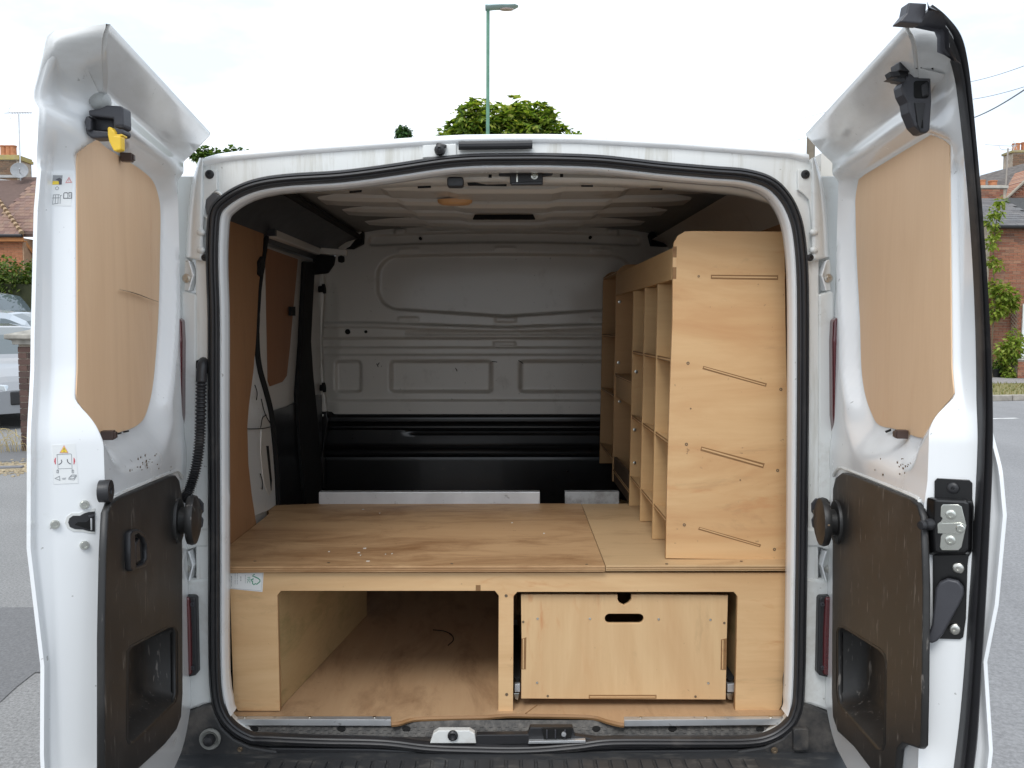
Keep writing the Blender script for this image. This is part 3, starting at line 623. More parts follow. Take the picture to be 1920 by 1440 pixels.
# ================================================================== THE TWO LOAD DOORS (parts of the van)
class Leaf:
    """door leaf: s runs from the hinge to the free edge, t points out of the inner face, z up"""
    def __init__(self, hinge, free, skin, keep, reach, drop, lean, tipk):
        self.lean, self.tipk = lean, tipk
        self.skin, self.keep, self.reach, self.drop = skin, keep, reach, drop
        self.O = V((hinge[0], hinge[1], 0)); d = V((free[0], free[1], 0)) - self.O; self.s = d.normalized()
        self.sg = -1 if hinge[0] < 0 else 1
        self.n = V((self.s.y, -self.s.x, 0)) * (1 if self.sg > 0 else -1)
        if self.n.x * self.sg > 0: self.n.negate()
        # plane of the thick free edge, from (SB,0) to (SC,-TC)
        self.SB, self.SC, self.TC = .655, .700, .095
        e = (self.s * (self.SC - self.SB) - self.n * self.TC).normalized(); self.e = e
        ne = V((e.y, -e.x, 0)); self.ne = ne if ne.dot(self.s) > 0 else -ne
    def w(self, s, t, z): return self.O + self.s * s + self.n * t + V((0, 0, z))
    def pt(self, px, py, t=0): return PL(px, py, self.O + self.n * t, self.n)
    def sz(self, p): d = V(p) - self.O; return d.dot(self.s), p[2]
    def tilt(self, z): return self.lean[0] * sm(1.31, 1.45, z) + self.lean[1] * min(1, max(0, (z - 1.42) / .46))          # the edge leans back towards the top
    def ept(self, px, py, o=0):
        sh = 0
        for _ in range(3):
            p = PL(px, py, self.O + self.s * (self.SB - sh) + self.ne * o, self.ne); sh = self.tilt(p.z)
        return p
    def endpt(self, px, py, s): return PL(px, py, self.O + self.s * s, self.s)

def sdf_poly(p, poly):
    d = 1e9; ins = False; n = len(poly); x, y = p
    for i in range(n):
        ax, ay = poly[i]; bx, by = poly[(i + 1) % n]
        ex, ey = bx - ax, by - ay; wx, wy = x - ax, y - ay
        t = min(1, max(0, (wx * ex + wy * ey) / (ex * ex + ey * ey + 1e-12)))
        d = min(d, (wx - ex * t) ** 2 + (wy - ey * t) ** 2)
        if (ay > y) != (by > y) and x < (bx - ax) * (y - ay) / (by - ay) + ax: ins = not ins
    return -math.sqrt(d) if ins else math.sqrt(d)

ZT, ZB = 1.979, .50
SKIN_A = [(.45, .070), (.65, .086), (.80, .088), (.95, .083), (1.15, .095), (1.3, .090), (1.5, .086), (1.7, .080), (1.80, .072), (1.88, .060), (1.94, .045), (1.985, .032)]
SKIN_B = [(.45, .060), (.65, .080), (.80, .088), (.95, .076), (1.05, .088), (1.2, .094), (1.28, .086), (1.4, .070), (1.5, .066), (1.7, .044), (1.80, .030), (1.86, .014), (1.93, .0), (1.985, -.03)]
def flange_t(z):
    return .014 * sm(1.860, 1.884, z) + .064 * max(0, min(1, (z - 1.908) / .066)) ** .9

def smooth_win(win): return [(p.x, p.y) for p in catmull([(x, y, 0) for x, y in win], 4, True)]
def widen(D, s, x, y):
    y0 = 258 if D.sg < 0 else 240
    return lerp(s, .74, sm(805, 650, y) * sm(y0, y0 + 110, y)) if (x < 192 if D.sg < 0 else x > 1733) else s
def interp2(tab, x): return interp([(a, b) for a, b, c in tab], x), interp([(a, c) for a, b, c in tab], x)
def leaf_shell(D, win, pocket, trim, parent):
    skin_t = lambda z: -interp(D.skin, z)
    win = smooth_win(win)
    winp = [D.sz(D.pt(x, y, -.040)) for x, y in win]
    winp = [(widen(D, s, x, y), z) for (s, z), (x, y) in zip(winp, win)]; pk = [D.sz(D.pt(x, y, 0)) for x, y in pocket]
    zlow = min(z for s, z in winp); slow = sum(s for s, z in winp) / len(winp)
    cols = [(-.014, -.062), (-.014, -.03), (-.011, -.010), (-.005, -.002)] + [(i * .0082, 0) for i in range(80)] + [('e', i / 26) for i in range(27)] + [('f', .006), ('f', .014)]
    rows = 230; inner = []; outer = []
    for j in range(rows + 1):
        v = j / rows; ri = []; ro = []
        for s, tb in cols:
            sn = s if not isinstance(s, str) else .655
            zb = ZB + (.07 * (1 - sn / .14) ** 2 if sn < .14 else 0)
            z = lerp(zb, ZT, v); f = flange_t(z); g = sm(1.885, 1.975, z); sh = D.tilt(z); E = 0; hb = 0
            if isinstance(s, str):
                pl = lambda e: (.655 - sh + .045 * e, -.095 * e)
                sk = skin_t(z); tip = (.655 - sh * D.tipk + .045 * abs(sk) / .095 + .004, sk)
                E = tb if s == 'e' else 1
                if E <= D.keep: q = pl(E)
                else: u = (E - D.keep) / (1 - D.keep); p0 = pl(D.keep); q = (lerp(p0[0], tip[0], u), lerp(p0[1], tip[1], u))
                if s == 'f': fs = sm(1.36, 1.26, z) if D.sg > 0 else sm(1.97, 1.85, z); q = (tip[0] + tb * fs, tip[1] - tb * .25 * fs)
                bs, bt = .655 - sh + D.reach * g, f
                w_ = max(0, 1 - E)
                s2, t = q[0] + (bs - (.655 - sh)) * w_, q[1] + bt * w_
                kb = sm(1.77, 1.84, z); z0 = z
                if kb > 0:          # the edge closes over the top corner along its own rounded outline
                    px, py = interp2(D.corner, z); T = D.endpt(px, py, lerp(.690, .705, sm(1.8, 1.979, z))); ts, tz = D.sz(T); tt = (T - D.O).dot(D.n)
                    ft = f * (1 + D.kt); e = min(1, E)
                    cv = D.cove * math.sin(pi * e) ** 2 * sm(1.84, 1.90, z0) * sm(1.979, 1.95, z0)
                    a_ = (lerp(bs, ts, e), lerp(ft, tt, e) - cv, lerp(z0, tz, e))
                    s2, t, z = (lerp(p, q_, kb) for p, q_ in zip((s2, t, z0), a_))
                    if s == 'f': t -= .002 * tb / .014
            else:
                if s < 0: hb = -tb
                s2 = s * (.655 - sh + D.reach * g) / .655 if s > 0 else s; t = f * (1 + D.kt * max(0, s) / .655) - hb; kb = 0
            te = t
            # window recess with rounded walls; a long sloping ledge at its foot
            if 1.0 < z < 1.93 and s2 > -.001 and s != 'f':
                d = sdf_poly((s2, z), winp)
                below = sm(zlow + .05 + .09 * sm(.5, .64, s2), zlow - .02, z)
                wd = lerp(.030, .075, below)
                r = .042 * (1 - sm(-.002, wd, d)) * sm(1.885, 1.862, z)
                t = min(t, t - r) if E == 0 else min(te, lerp(-r, te, sm(.42, .62, E)))
                t = min(t, te)
            if .5 < z < 1.05 and 0 <= s2 < .66:
                d = sdf_poly((s2, z), pk)
                t -= .075 * (1 - sm(-.004, .004, d))
            # shallow pressed field round the trim and a soft waist bead
            if E == 0 and 1.12 < z < 1.28: t += .004 * sm(1.25, 1.20, z) * sm(1.13, 1.18, z)
            ri.append(D.w(s2, t, z)); ro.append(D.w(s2 + .003 * kb, t - .006, z) if kb > 0 else D.w(s2, lerp(min(skin_t(z) - .004 - .022 * max(0, 1 - abs(s2 - .37) / .34), t - .006), t - .008, sm(1.78, 1.86, z) * sm(.40, .62, sn)), z))
        inner.append(ri); outer.append(ro)
    mb = MB(); n = len(cols); m = rows + 1
    mb.v = [tuple(p) for r in inner for p in r] + [tuple(p) for r in outer for p in r]; b = n * m
    for j in range(m - 1):
        for i in range(n - 1):
            q = j * n + i; mb.f.append((q, q + 1, q + n + 1, q + n)); mb.f.append((b + q, b + q + n, b + q + n + 1, b + q + 1))
    for i in range(n - 1): mb.f.append((i, b + i, b + i + 1, i + 1)); q = (m - 1) * n + i; mb.f.append((q, q + 1, b + q + 1, b + q))
    for j in range(m - 1): q = j * n; mb.f.append((q, q + n, b + q + n, b + q)); q += n - 1; mb.f.append((q, b + q, b + q + n, q + n))
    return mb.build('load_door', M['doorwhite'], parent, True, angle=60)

def on_leaf(D, name, pts, t, thick, m, parent, bevel=.002, holes=(), label=None):
    P = lambda q: [D.pt(x, y, t) for x, y in q]
    ux = D.s if D.sg > 0 else -D.s
    ux = ux if ux.cross(V((0, 0, 1))).dot(D.n) > 0 else -ux
    return plate(name, P(pts), [P(h) for h in holes], D.O + D.n * t, ux, (0, 0, 1), thick, m, parent, bevel, label)
def on_edge(D, name, pts, o, thick, m, parent, bevel=.0004, holes=()):
    P = lambda q: [D.ept(x, y, o) for x, y in q]
    ux = D.e if D.e.cross(V((0, 0, 1))).dot(D.ne) > 0 else -D.e
    pp = P(pts)
    c = sum(pp, V()) / len(pp); uy = V((0, 0, 1)) - D.s * ((D.tilt(c.z + .01) - D.tilt(c.z - .01)) / .02)
    return plate(name, pp, [P(h) for h in holes], c, ux, uy, thick, m, parent, bevel)
def blank_on(D, win, m, parent, t=-.0400):
    out = []
    for x, y in smooth_win(win):
        p = D.pt(x, y, t); q, z = D.sz(p)
        p = D.w(min(widen(D, q, x, y), .655 - D.tilt(z) + .045 * .0400 / .095 - .0012), t, z)
        out.append(p)
    ux = D.s if D.sg > 0 else -D.s
    ux = ux if ux.cross(V((0, 0, 1))).dot(D.n) > 0 else -ux
    return plate('window_blank', out, [], D.O + D.n * t, ux, (0, 0, 1), .0035, m, parent, .0005)
def stroke(pts, wid):
    """open line in pixels -> closed outline"""
    L_, R_ = [], []
    for i, p in enumerate(pts):
        a = pts[max(i - 1, 0)]; b = pts[min(i + 1, len(pts) - 1)]; dx, dy = b[0] - a[0], b[1] - a[1]; l = math.hypot(dx, dy) or 1
        L_.append((p[0] - dy / l * wid / 2, p[1] + dx / l * wid / 2)); R_.append((p[0] + dy / l * wid / 2, p[1] - dx / l * wid / 2))
    return L_ + R_[::-1]
def knob(D, px, py, t, prof, name, m, parent, axis=None, seg=20):
    mb = MB(); mb.lathe(D.pt(px, py, t), axis or D.n, prof, seg); return mb.build(name, m, parent, True)
def pocket_shell(D, pts, parent, t0=.012, depth=.07):
    """moulded door pocket: rim, walls and a floor that slopes forward"""
    top = [D.pt(x, y, t0) for x, y in pts]; n = len(pts); c = sum(top, V()) / n; rs = [[p + (p - c) * .035 for p in top]]
    for f, d in ((1, 0.004), (.985, -.002), (.96, -.012), (.90, -.035), (.84, -.055), (.74, -.062), (.4, -.064)):
        rs.append([c + (p - c) * f + D.n * d + V((0, 0, (.012 if p.z < c.z else 0) * (1 - f) * 8)) for p in top])
    mb = MB(); mb.rings(rs, cap=False); b = len(mb.v); mb.f.append(tuple(range(b - n, b)))
    return mb.build('door_pocket', M['trim'], parent, 'all')

# ------------------------------------------------------------------ door with the yellow release lever
hA = atY(343, 700, YA); fA = atY(200, 1000, 1.455)
A = Leaf((hA.x, hA.y), (fA.x, fA.y), SKIN_A, .78, .165, .115, (.026, .043), .68)
winA = [(173, 260), (200, 277), (230, 296), (267, 320), (287, 340), (297, 367), (301, 400), (300, 480), (297, 597), (288, 713), (277, 767), (263, 793), (233, 808), (187, 814), (172, 786), (156, 735), (142, 670), (147, 480), (153, 433), (163, 317)]
pkA = [(238, 1222), (246, 1212), (315, 1176), (325, 1175), (330, 1184), (331, 1300), (326, 1318), (250, 1392), (241, 1394), (237, 1384)]
trimA = [(203, 960), (210, 942), (224, 932), (318, 893), (330, 891), (337, 900), (342, 930), (343, 1300), (340, 1345), (332, 1368), (310, 1396), (250, 1452), (196, 1500), (196, 1200), (199, 1040)]
A.kt, A.cove = -.26, .022; A.corner = [(1.77, 76, 305), (1.80, 79, 272), (1.83, 83, 232), (1.85, 84, 204), (1.865, 75, 188), (1.885, 75, 170), (1.91, 84, 138), (1.935, 92, 106), (1.955, 97, 80), (1.968, 101, 68), (1.979, 112, 60)]
doorA = leaf_shell(A, winA, pkA, trimA, van); doorA['label'] = 'open white door with yellow release lever and warning labels'
blank_on(A, winA, M['plydoor'], doorA)
mb = MB(); mb.tube(catmull([tuple(A.pt(x, y, -.0345)) for x, y in ((225, 543), (243, 547), (262, 553), (280, 560), (297, 566))], 5), lambda t: .0012 + .0016 * math.sin(min(1, t * 1.2) * pi), 6, sq=.3); mb.build('scuff', plain('grey_scuff', (.20, .15, .10), .8), doorA)
tr = on_leaf(A, 'door_trim', trimA, .014, .013, M['trim'], doorA, .004, holes=[pkA])
pocket_shell(A, pkA, doorA)
mb = MB(); mb.tube(catmull([tuple(A.pt(x, y, .004)) for x, y in ((208, 938), (224, 926), (318, 887), (333, 884), (341, 896))], 5), .004, 6); mb.build('trim_gasket', M['pillarwhite'], doorA, True)
# pull handle
hp = [(245, 1001), (250, 994), (260, 992), (272, 999), (281, 1017), (281, 1050), (275, 1062), (250, 1071), (245, 1066)]
hin = [(254, 1003), (262, 1000), (271, 1008), (276, 1022), (276, 1046), (270, 1056), (256, 1062)]
on_leaf(A, 'pull_handle', hp, .024, .012, M['plastic'], doorA, .003, holes=[hin])
on_leaf(A, 'handle_hollow', hin, .0150, .0008, M['hole'], doorA, .0001)
on_leaf(A, 'handle_grip', [(255, 1020), (262, 1008), (264, 1050), (256, 1056)], .022, .007, M['plastic'], doorA, .002)
# check-strap cap beside the hinge, stop buffer, bolts, striker pocket
def cap(D, px, py, parent):
    mb = MB(); c = D.pt(px, py, .010)
    mb.lathe(c, D.n, [(.050, -.004), (.052, .004), (.050, .010), (.030, .010), (.030, .026), (.055, .028), (.0575, .036), (.055, .044), (.040, .049), (0, .051)], 32); mb.build('strap_cover', M['trim'], parent, True)
cap(A, 330, 976, doorA)
knob(A, 192, 921, .000, [(.019, -.004), (.0195, .011), (.0185, .014), (.006, .014), (.005, .010), (0, .010)], 'stop_buffer', M['plastic'], doorA, seg=26)
for x, y in ((158, 946), (103, 983), (158, 1022)):
    mb = MB(); mb.lathe(A.ept(x, y, .0), A.ne, [(.0075, -.002), (.0075, .004), (.0065, .0055), (.004, .0055), (.0035, .003), (0, .003)], 14); mb.build('door_bolt', M['metal'], doorA, True)
ky = [(128, 980), (130, 972), (137, 967), (150, 967), (157, 963), (166, 960), (178, 959), (178, 997), (166, 996), (156, 993), (140, 992), (131, 988)]
on_edge(A, 'striker_plate', [(122, 980), (125, 969), (134, 962), (148, 962), (156, 958), (166, 955), (178, 953), (178, 1001), (166, 1000), (154, 997), (138, 997), (127, 991)], .0012, .002, M['pillarwhite'], doorA)
on_edge(A, 'striker_pocket', ky, .0022, .001, M['plastic'], doorA)
on_edge(A, 'striker_pocket', [(140, 984), (146, 979), (162, 979), (170, 972), (173, 972), (173, 992), (165, 992)], .0032, .001, M['hole'], doorA)
on_edge(A, 'striker_bar', [(166, 967), (177, 964), (177, 968), (167, 971)], .005, .003, M['greyplastic'], doorA)
on_edge(A, 'striker_bar', [(170, 972), (173, 972), (173, 994), (170, 994)], .005, .003, M['alu'], doorA)
# ledge slots and clips of the window blank
for x, y in ((223, 813), (237, 809)): on_leaf(A, 'ledge_slot', stroke([(x - 5, y + 1), (x + 5, y - 1)], 3), -.0335, .001, M['hole'], doorA, .0001)
def clip(D, px, py, parent, t=-.036):
    c = D.pt(px, py, t); mb = MB(); mb.obox(c + D.n * .010, D.s * .0085, V((0, 0, .0085)), D.n * .011); mb.obox(c + D.n * .022, D.s * .006, V((0, 0, .006)), D.n * .003); mb.build('blank_clip', M['clip'], parent, bevel=.0015)
clip(A, 228, 295, doorA); clip(A, 192, 816, doorA)
# upper latch: striker ball, black housing with hollow, yellow lever
Yl = 1.475
f3 = lambda pts, y: [atY(a, b, y) for a, b in pts]
mb = MB(); c_ = atY(187, 190, 1.50); mb.lathe(c_ - V((.020, 0, -.004)), V((1, -.1, -.25)), [(.010, -.004), (.011, .010), (.012, .012), (.0155, .018), (.0165, .026), (.0150, .034), (.009, .038), (0, .039)], 18); mb.build('striker_knob', plain('grey_paint', (.36, .37, .36), .4), doorA, True)
mb = MB(); mb.prism(f3([(165, 206), (184, 204), (199, 197), (226, 198), (230, 203), (231, 236), (215, 237), (212, 222), (166, 217)], Yl), (.002, .03, 0)); mb.prism(f3([(212, 221), (231, 221), (231, 238), (227, 240), (212, 238)], Yl + .001), (.002, .03, 0))
mb.prism(f3([(157, 228), (160, 218), (167, 216), (167, 243), (205, 246), (228, 240), (231, 246), (229, 253), (202, 258), (170, 259), (161, 250)], Yl + .002), (.002, .03, 0)); mb.build('upper_latch', M['greyplastic'], doorA, bevel=.003)
mb = MB(); mb.prism(f3([(160, 218), (213, 220), (213, 246), (164, 244)], Yl + .022), (0, .03, 0)); mb.build('latch_hollow', M['greyplastic'], doorA, bevel=.002)
mb = MB(); mb.prism(f3([(158, 226), (161, 217), (170, 222), (170, 243), (166, 246), (160, 242)], Yl - .004), (0, .01, 0)); mb.build('latch_collar', M['greyplastic'], doorA, bevel=.003)
mb = MB(); mb.prism(f3([(201, 238), (206, 237), (214, 246), (215, 254), (226, 255), (226, 281), (214, 284), (211, 280), (204, 266), (201, 252)], Yl - .006), (.002, .014, 0)); mb.build('release_lever', M['yellow'], doorA, bevel=.003)
mb = MB(); mb.prism(f3([(214, 252), (229, 251), (229, 255), (214, 257)], Yl - .004), (0, .02, 0)); mb.build('release_lever', M['yellow'], doorA, bevel=.001)
# labels: printed on flat stickers
def sticker(D, outline, o=.0006): return on_edge(D, 'sticker', outline, o, .0008, M['paper'], doorA, .0001)
st = sticker(A, [(96, 325), (135, 326), (134, 387), (94, 385)])
def ink(st, D, pts, m, o=.0010, holes=()): return on_edge(D, 'print', pts, o, .0003, M[m], st, .00005, holes)
ink(st, A, [(99, 328), (117, 329), (116, 346), (98, 346)], 'inkgrey'); ink(st, A, [(99, 339), (110, 340), (111, 346), (98, 346)], 'inkyellow', .0013); ink(st, A, [(104, 336), (112, 333), (116, 337), (116, 346), (111, 346), (110, 339)], 'inkdark', .0016)
tri = lambda x, y, w_, h_: [(x, y), (x + w_, y + h_), (x - w_, y + h_)]
ink(st, A, tri(129, 331, 6.5, 12), 'inkpale', holes=[tri(129, 334.5, 4, 7)]); ink(st, A, stroke([(129, 336), (129, 339)], 1), 'inkpale'); ink(st, A, stroke([(129, 340), (129, 341)], 1), 'inkpale')
circ = lambda x, y, r: [(x + r * math.cos(a), y + r * math.sin(a)) for a in [2 * pi * i / 14 for i in range(14)]]
ink(st, A, circ(107, 353, 3.4), 'inkgrey', holes=[circ(107, 353, 2.5)])
for q in ([(100, 365), (112, 365)], [(100, 365), (99, 382)], [(104, 366), (104, 381)], [(109, 365), (109, 381)], [(113, 366), (113, 382)], [(96, 371), (112, 371)], [(96, 383), (110, 381)], [(112, 367), (116, 366)]): ink(st, A, stroke(q, 1.1), 'inkgrey')
bk = [(119, 362), (121, 360.5), (126, 360.5), (127.5, 362), (129, 360.5), (134, 360.5), (135, 362), (135, 372.5), (119, 372)]
ink(st, A, bk, 'inkdark', holes=[[(120.3, 362), (126, 361.8), (127, 363), (127, 371), (120.3, 370.8)], [(128.2, 363), (129.2, 361.8), (133.7, 361.8), (133.7, 371.3), (128.2, 371)]])
ink(st, A, stroke([(131, 365), (131, 369.5)], 1.3), 'inkdark'); ink(st, A, stroke([(131, 363), (131, 364)], 1.3), 'inkdark')
st = sticker(A, [(97, 834), (141, 832), (147, 906), (101, 908)])
ink(st, A, tri(120, 834.5, 8.5, 15), 'inkpale'); ink(st, A, tri(120, 837, 6.6, 11.3), 'inkyellow', .0013); ink(st, A, stroke([(120, 840), (120, 844)], 1.2), 'inkdark', .0016); ink(st, A, stroke([(120, 845.6), (120, 847)], 1.2), 'inkdark', .0016)
for q in ([(106, 853), (108, 852), (132, 851), (134, 852)], [(107, 853), (109, 879), (135, 878), (134, 852)], [(108, 880), (109, 886)], [(135, 879), (136, 885)]): ink(st, A, stroke(q, .9), 'inkgrey')
for x in (108, 136.5): ink(st, A, [(x - 2, 881), (x + 2, 881), (x + 2, 887), (x - 2, 887)], 'inkgrey', holes=[[(x - 1.2, 882), (x + 1.2, 882), (x + 1.2, 886), (x - 1.2, 886)]])
ink(st, A, stroke([(115, 862), (116, 866), (114, 869), (110, 871)], 1.5), 'inkdark'); ink(st, A, stroke([(126, 861), (127, 866), (130, 869), (133, 870)], 1.5), 'inkdark')
for x, d in ((103, 1), (139.5, -1)): ink(st, A, [(x + 1.5 * d, 858), (x, 859), (x - .4 * d, 861.5), (x - 1.8 * d, 862.5), (x - .5 * d, 864), (x - 1.8 * d, 866), (x - .4 * d, 867), (x, 870), (x + 1.5 * d, 871)], 'inkred')
ink(st, A, [(102, 897), (112, 892), (113, 901.5)], 'inkgrey', holes=[[(104, 897), (111, 893.8), (111.8, 899.7)]])
for q in ([(116, 897), (124, 896)], [(117, 899), (123, 898)]): ink(st, A, stroke(q, .8), 'inkgrey')
ink(st, A, [(128, 897), (134, 890), (144, 890), (139, 898)], 'inkgrey', holes=[[(130, 896.3), (134.5, 891.3), (142, 891.3), (138, 896.8)]]); ink(st, A, stroke([(131, 894), (141, 893)], .9), 'inkgrey'); ink(st, A, stroke([(128, 898.5), (139, 900), (144, 892)], .8), 'inkgrey')
# chips in the paint under the window
mb = MB(); random.seed(3)
for i in range(26):
    x, y = (random.gauss(276, 9), random.gauss(868, 7)) if i < 17 else (random.uniform(240, 330), random.uniform(870, 884))
    c = A.pt(x, y, .0042); mb.obox(c, A.s * random.uniform(.0008, .003), V((0, 0, random.uniform(.0004, .0022))), A.n * .0006)
mb.build('paint_chip', M['rust'], doorA, kind='stuff')

# ------------------------------------------------------------------ door with the lock
hB = atY(1562, 700, YA); fB = atY(1734, 1000, 1.455)
B = Leaf((hB.x, hB.y), (fB.x, fB.y), SKIN_B, .55, .185, .095, (.036, .052), 0)
winB = [(1718, 238), (1690, 262), (1660, 283), (1628, 307), (1616, 318), (1609, 340), (1604, 370), (1604, 400), (1606, 480), (1612, 597), (1615, 690), (1622, 740), (1634, 775), (1648, 797), (1680, 805), (1732, 821), (1745, 792), (1758, 745), (1774, 690), (1775, 640), (1772, 480), (1766, 400), (1757, 320), (1745, 262)]
pkB = [(1571, 1184), (1574, 1176), (1582, 1176), (1650, 1218), (1659, 1228), (1662, 1240), (1660, 1392), (1656, 1406), (1648, 1405), (1582, 1330), (1574, 1318), (1571, 1300)]
trimB = [(1561, 915), (1566, 895), (1578, 886), (1596, 890), (1706, 935), (1720, 946), (1727, 970), (1731, 1100), (1729, 1300), (1727, 1398), (1722, 1404), (1692, 1394), (1682, 1405), (1678, 1450), (1660, 1480), (1600, 1400), (1570, 1372), (1561, 1345), (1559, 1300)]
B.kt, B.cove = .17, .012; B.corner = [(1.77, 1822, 330), (1.80, 1820, 280), (1.84, 1816, 215), (1.87, 1810, 160), (1.90, 1802, 118), (1.93, 1786, 78), (1.955, 1766, 50), (1.979, 1742, 30)]
doorB = leaf_shell(B, winB, pkB, trimB, van); doorB['label'] = 'open white door with metal lock and black rubber edge seal'
blank_on(B, winB, ply('door_blank_ply_pale', (.82, .57, .36), (.69, .44, .25), 'z', 16, .6, fine=1.5), doorB)
on_leaf(B, 'door_trim', trimB, .014, .013, M['trim'], doorB, .004, holes=[pkB])
pocket_shell(B, pkB, doorB)
mb = MB(); mb.tube(catmull([tuple(B.pt(x, y, .004)) for x, y in ((1563, 892), (1574, 878), (1596, 884), (1708, 929), (1724, 942))], 5), .004, 6); mb.build('trim_gasket', M['pillarwhite'], doorB, True)
cap(B, 1573, 979, doorB)
mb = MB(); mb.lathe(B.pt(1556, 985, .06), B.n, [(.002, 0), (.002, .004), (0, .004)], 8); mb.build('cover_screw', M['rust'], doorB)
clip(B, 1682, 268, doorB); clip(B, 1700, 814, doorB)
for x, y in ((1665, 808), (1679, 812)): on_leaf(B, 'ledge_slot', stroke([(x + 5, y - 2), (x - 5, y + 2)], 4), -.0335, .001, M['hole'], doorB, .0001)
mb = MB(); random.seed(5)
for i in range(16):
    x, y = (random.gauss(1692, 8), random.gauss(874, 6)) if i < 9 else (random.uniform(1640, 1715), random.uniform(858, 892))
    c = B.pt(x, y, .0042); mb.obox(c, B.s * random.uniform(.0008, .003), V((0, 0, random.uniform(.0004, .002))), B.n * .0006)
mb.build('paint_chip', M['rust'], doorB, kind='stuff')
# lock: backing plate, raised case, zinc latch, screws, lever
on_edge(B, 'lock_plate', [(1752, 902), (1757, 897), (1817, 900), (1823, 906), (1823, 936), (1826, 950), (1825, 1030), (1816, 1044), (1814, 1060), (1811, 1160), (1806, 1195), (1800, 1199), (1760, 1198), (1749, 1190), (1749, 1045), (1752, 930)], .004, .004, M['blackpaint'], doorB, .001)
case = [(1736, 931), (1812, 934), (1824, 938), (1825, 948), (1823, 1036), (1813, 1042), (1752, 1043), (1737, 1040), (1734, 985)]
mb = MB(); a_ = [B.ept(x, y, .003) for x, y in case]; b_ = [B.ept(1752 + (x - 1734) * .72, 936 + (y - 931) * .90, .024) for x, y in case]
mb.rings([a_, b_]); mb.build('lock_case', M['blackpaint'], doorB, bevel=.004)
zn = [(1764, 950), (1768, 946), (1796, 946), (1803, 950), (1812, 985), (1803, 1026), (1797, 1032), (1766, 1032), (1762, 1026), (1764, 1005), (1768, 1000), (1762, 994), (1758, 990), (1758, 982), (1764, 978), (1767, 972), (1763, 968)]
on_edge(B, 'lock_latch', zn, .0275, .003, M['metal'], doorB, .0008)
on_edge(B, 'lock_latch', [(1758, 982), (1800, 980), (1812, 986), (1800, 1002), (1758, 1000)], .0300, .002, M['metal'], doorB, .0006)
for x, y, r in ((1783, 965, .008), (1782, 1013, .008), (1801, 991, .007)):
    mb = MB(); mb.lathe(B.ept(x, y, .0275), B.ne, [(r, 0), (r, .003), (r * .8, .004), (r * .45, .004), (r * .4, .002), (0, .002)], 16); mb.build('lock_screw', M['metal'], doorB, True)
mb = MB(); mb.lathe(B.ept(1746, 983, .018), (-1, -.35, 0), [(.010, -.01), (.010, .006), (.008, .010), (.0075, .016), (.0085, .018), (.007, .024), (0, .025)], 16); mb.build('lock_button', M['plastic'], doorB, True)
for x, y in ((1787, 915), (1797, 1065), (1790, 1179)):
    mb = MB(); mb.lathe(B.ept(x, y, .004), B.ne, [(.010, 0), (.009, .004), (.006, .006), (.003, .006), (.0025, .003), (0, .003)], 16); mb.build('lock_screw', M['screw'] if y > 1000 else M['plastic'], doorB, True)
lev = [(1754, 1105), (1762, 1092), (1777, 1086), (1796, 1090), (1806, 1102), (1807, 1115), (1800, 1132), (1768, 1190), (1757, 1203), (1748, 1207), (1739, 1205), (1737, 1197), (1747, 1172), (1749, 1150), (1752, 1125)]
on_edge(B, 'lock_lever', lev, .022, .012, M['greyplastic'], doorB, .004)
# upper latch moulding
YL = 1.455
mb = MB(); mb.prism(f3([(1686, 116), (1698, 114), (1745, 115), (1746, 133), (1716, 135), (1688, 132)], YL), (-.002, .03, 0)); mb.build('upper_latch', M['plastic'], doorB, bevel=.002)
mb = MB(); body_ = [(1716, 136), (1746, 134), (1748, 190), (1745, 244), (1738, 250), (1728, 248), (1716, 236), (1705, 210), (1702, 192), (1694, 177), (1690, 158), (1700, 148), (1704, 138)]
mb.prism(f3(body_, YL + .004), (-.002, .03, 0)); mb.build('upper_latch', M['greyplastic'], doorB, bevel=.004)
mb = MB(); mb.prism(f3(rrect(1714, 151, 1742, 184, 5, 3), YL + .0025), (0, .004, 0)); mb.build('latch_hollow', M['hole'], doorB, bevel=.001)
mb = MB(); mb.prism(f3([(1728, 160), (1740, 152), (1742, 178), (1730, 182)], YL), (0, .004, 0)); mb.build('latch_button', M['plastic'], doorB, bevel=.002)
mb = MB(); mb.prism(f3([(1718, 216), (1723, 213), (1731, 225), (1732, 240), (1726, 240), (1719, 228)], YL + .0025), (0, .004, 0)); mb.build('latch_hollow', M['hole'], doorB, bevel=.001)
mb = MB(); mb.prism(f3([(1716, 192), (1736, 192), (1726, 246), (1722, 235)], YL + .0005), (0, .004, 0)); mb.build('latch_facet', M['plastic'], doorB, bevel=.001)
mb = MB(); mb.prism(f3([(1668, 134), (1684, 133), (1690, 142), (1672, 144)], YL - .01), (0, .02, 0)); mb.prism(f3([(1662, 149), (1696, 146), (1700, 152), (1690, 155), (1680, 152)], YL - .01), (0, .014, 0)); mb.prism(f3([(1680, 134), (1704, 134), (1700, 150), (1684, 148)], YL + .01), (0, .03, 0)); mb.build('latch_claw', M['plastic'], doorB, bevel=.001)
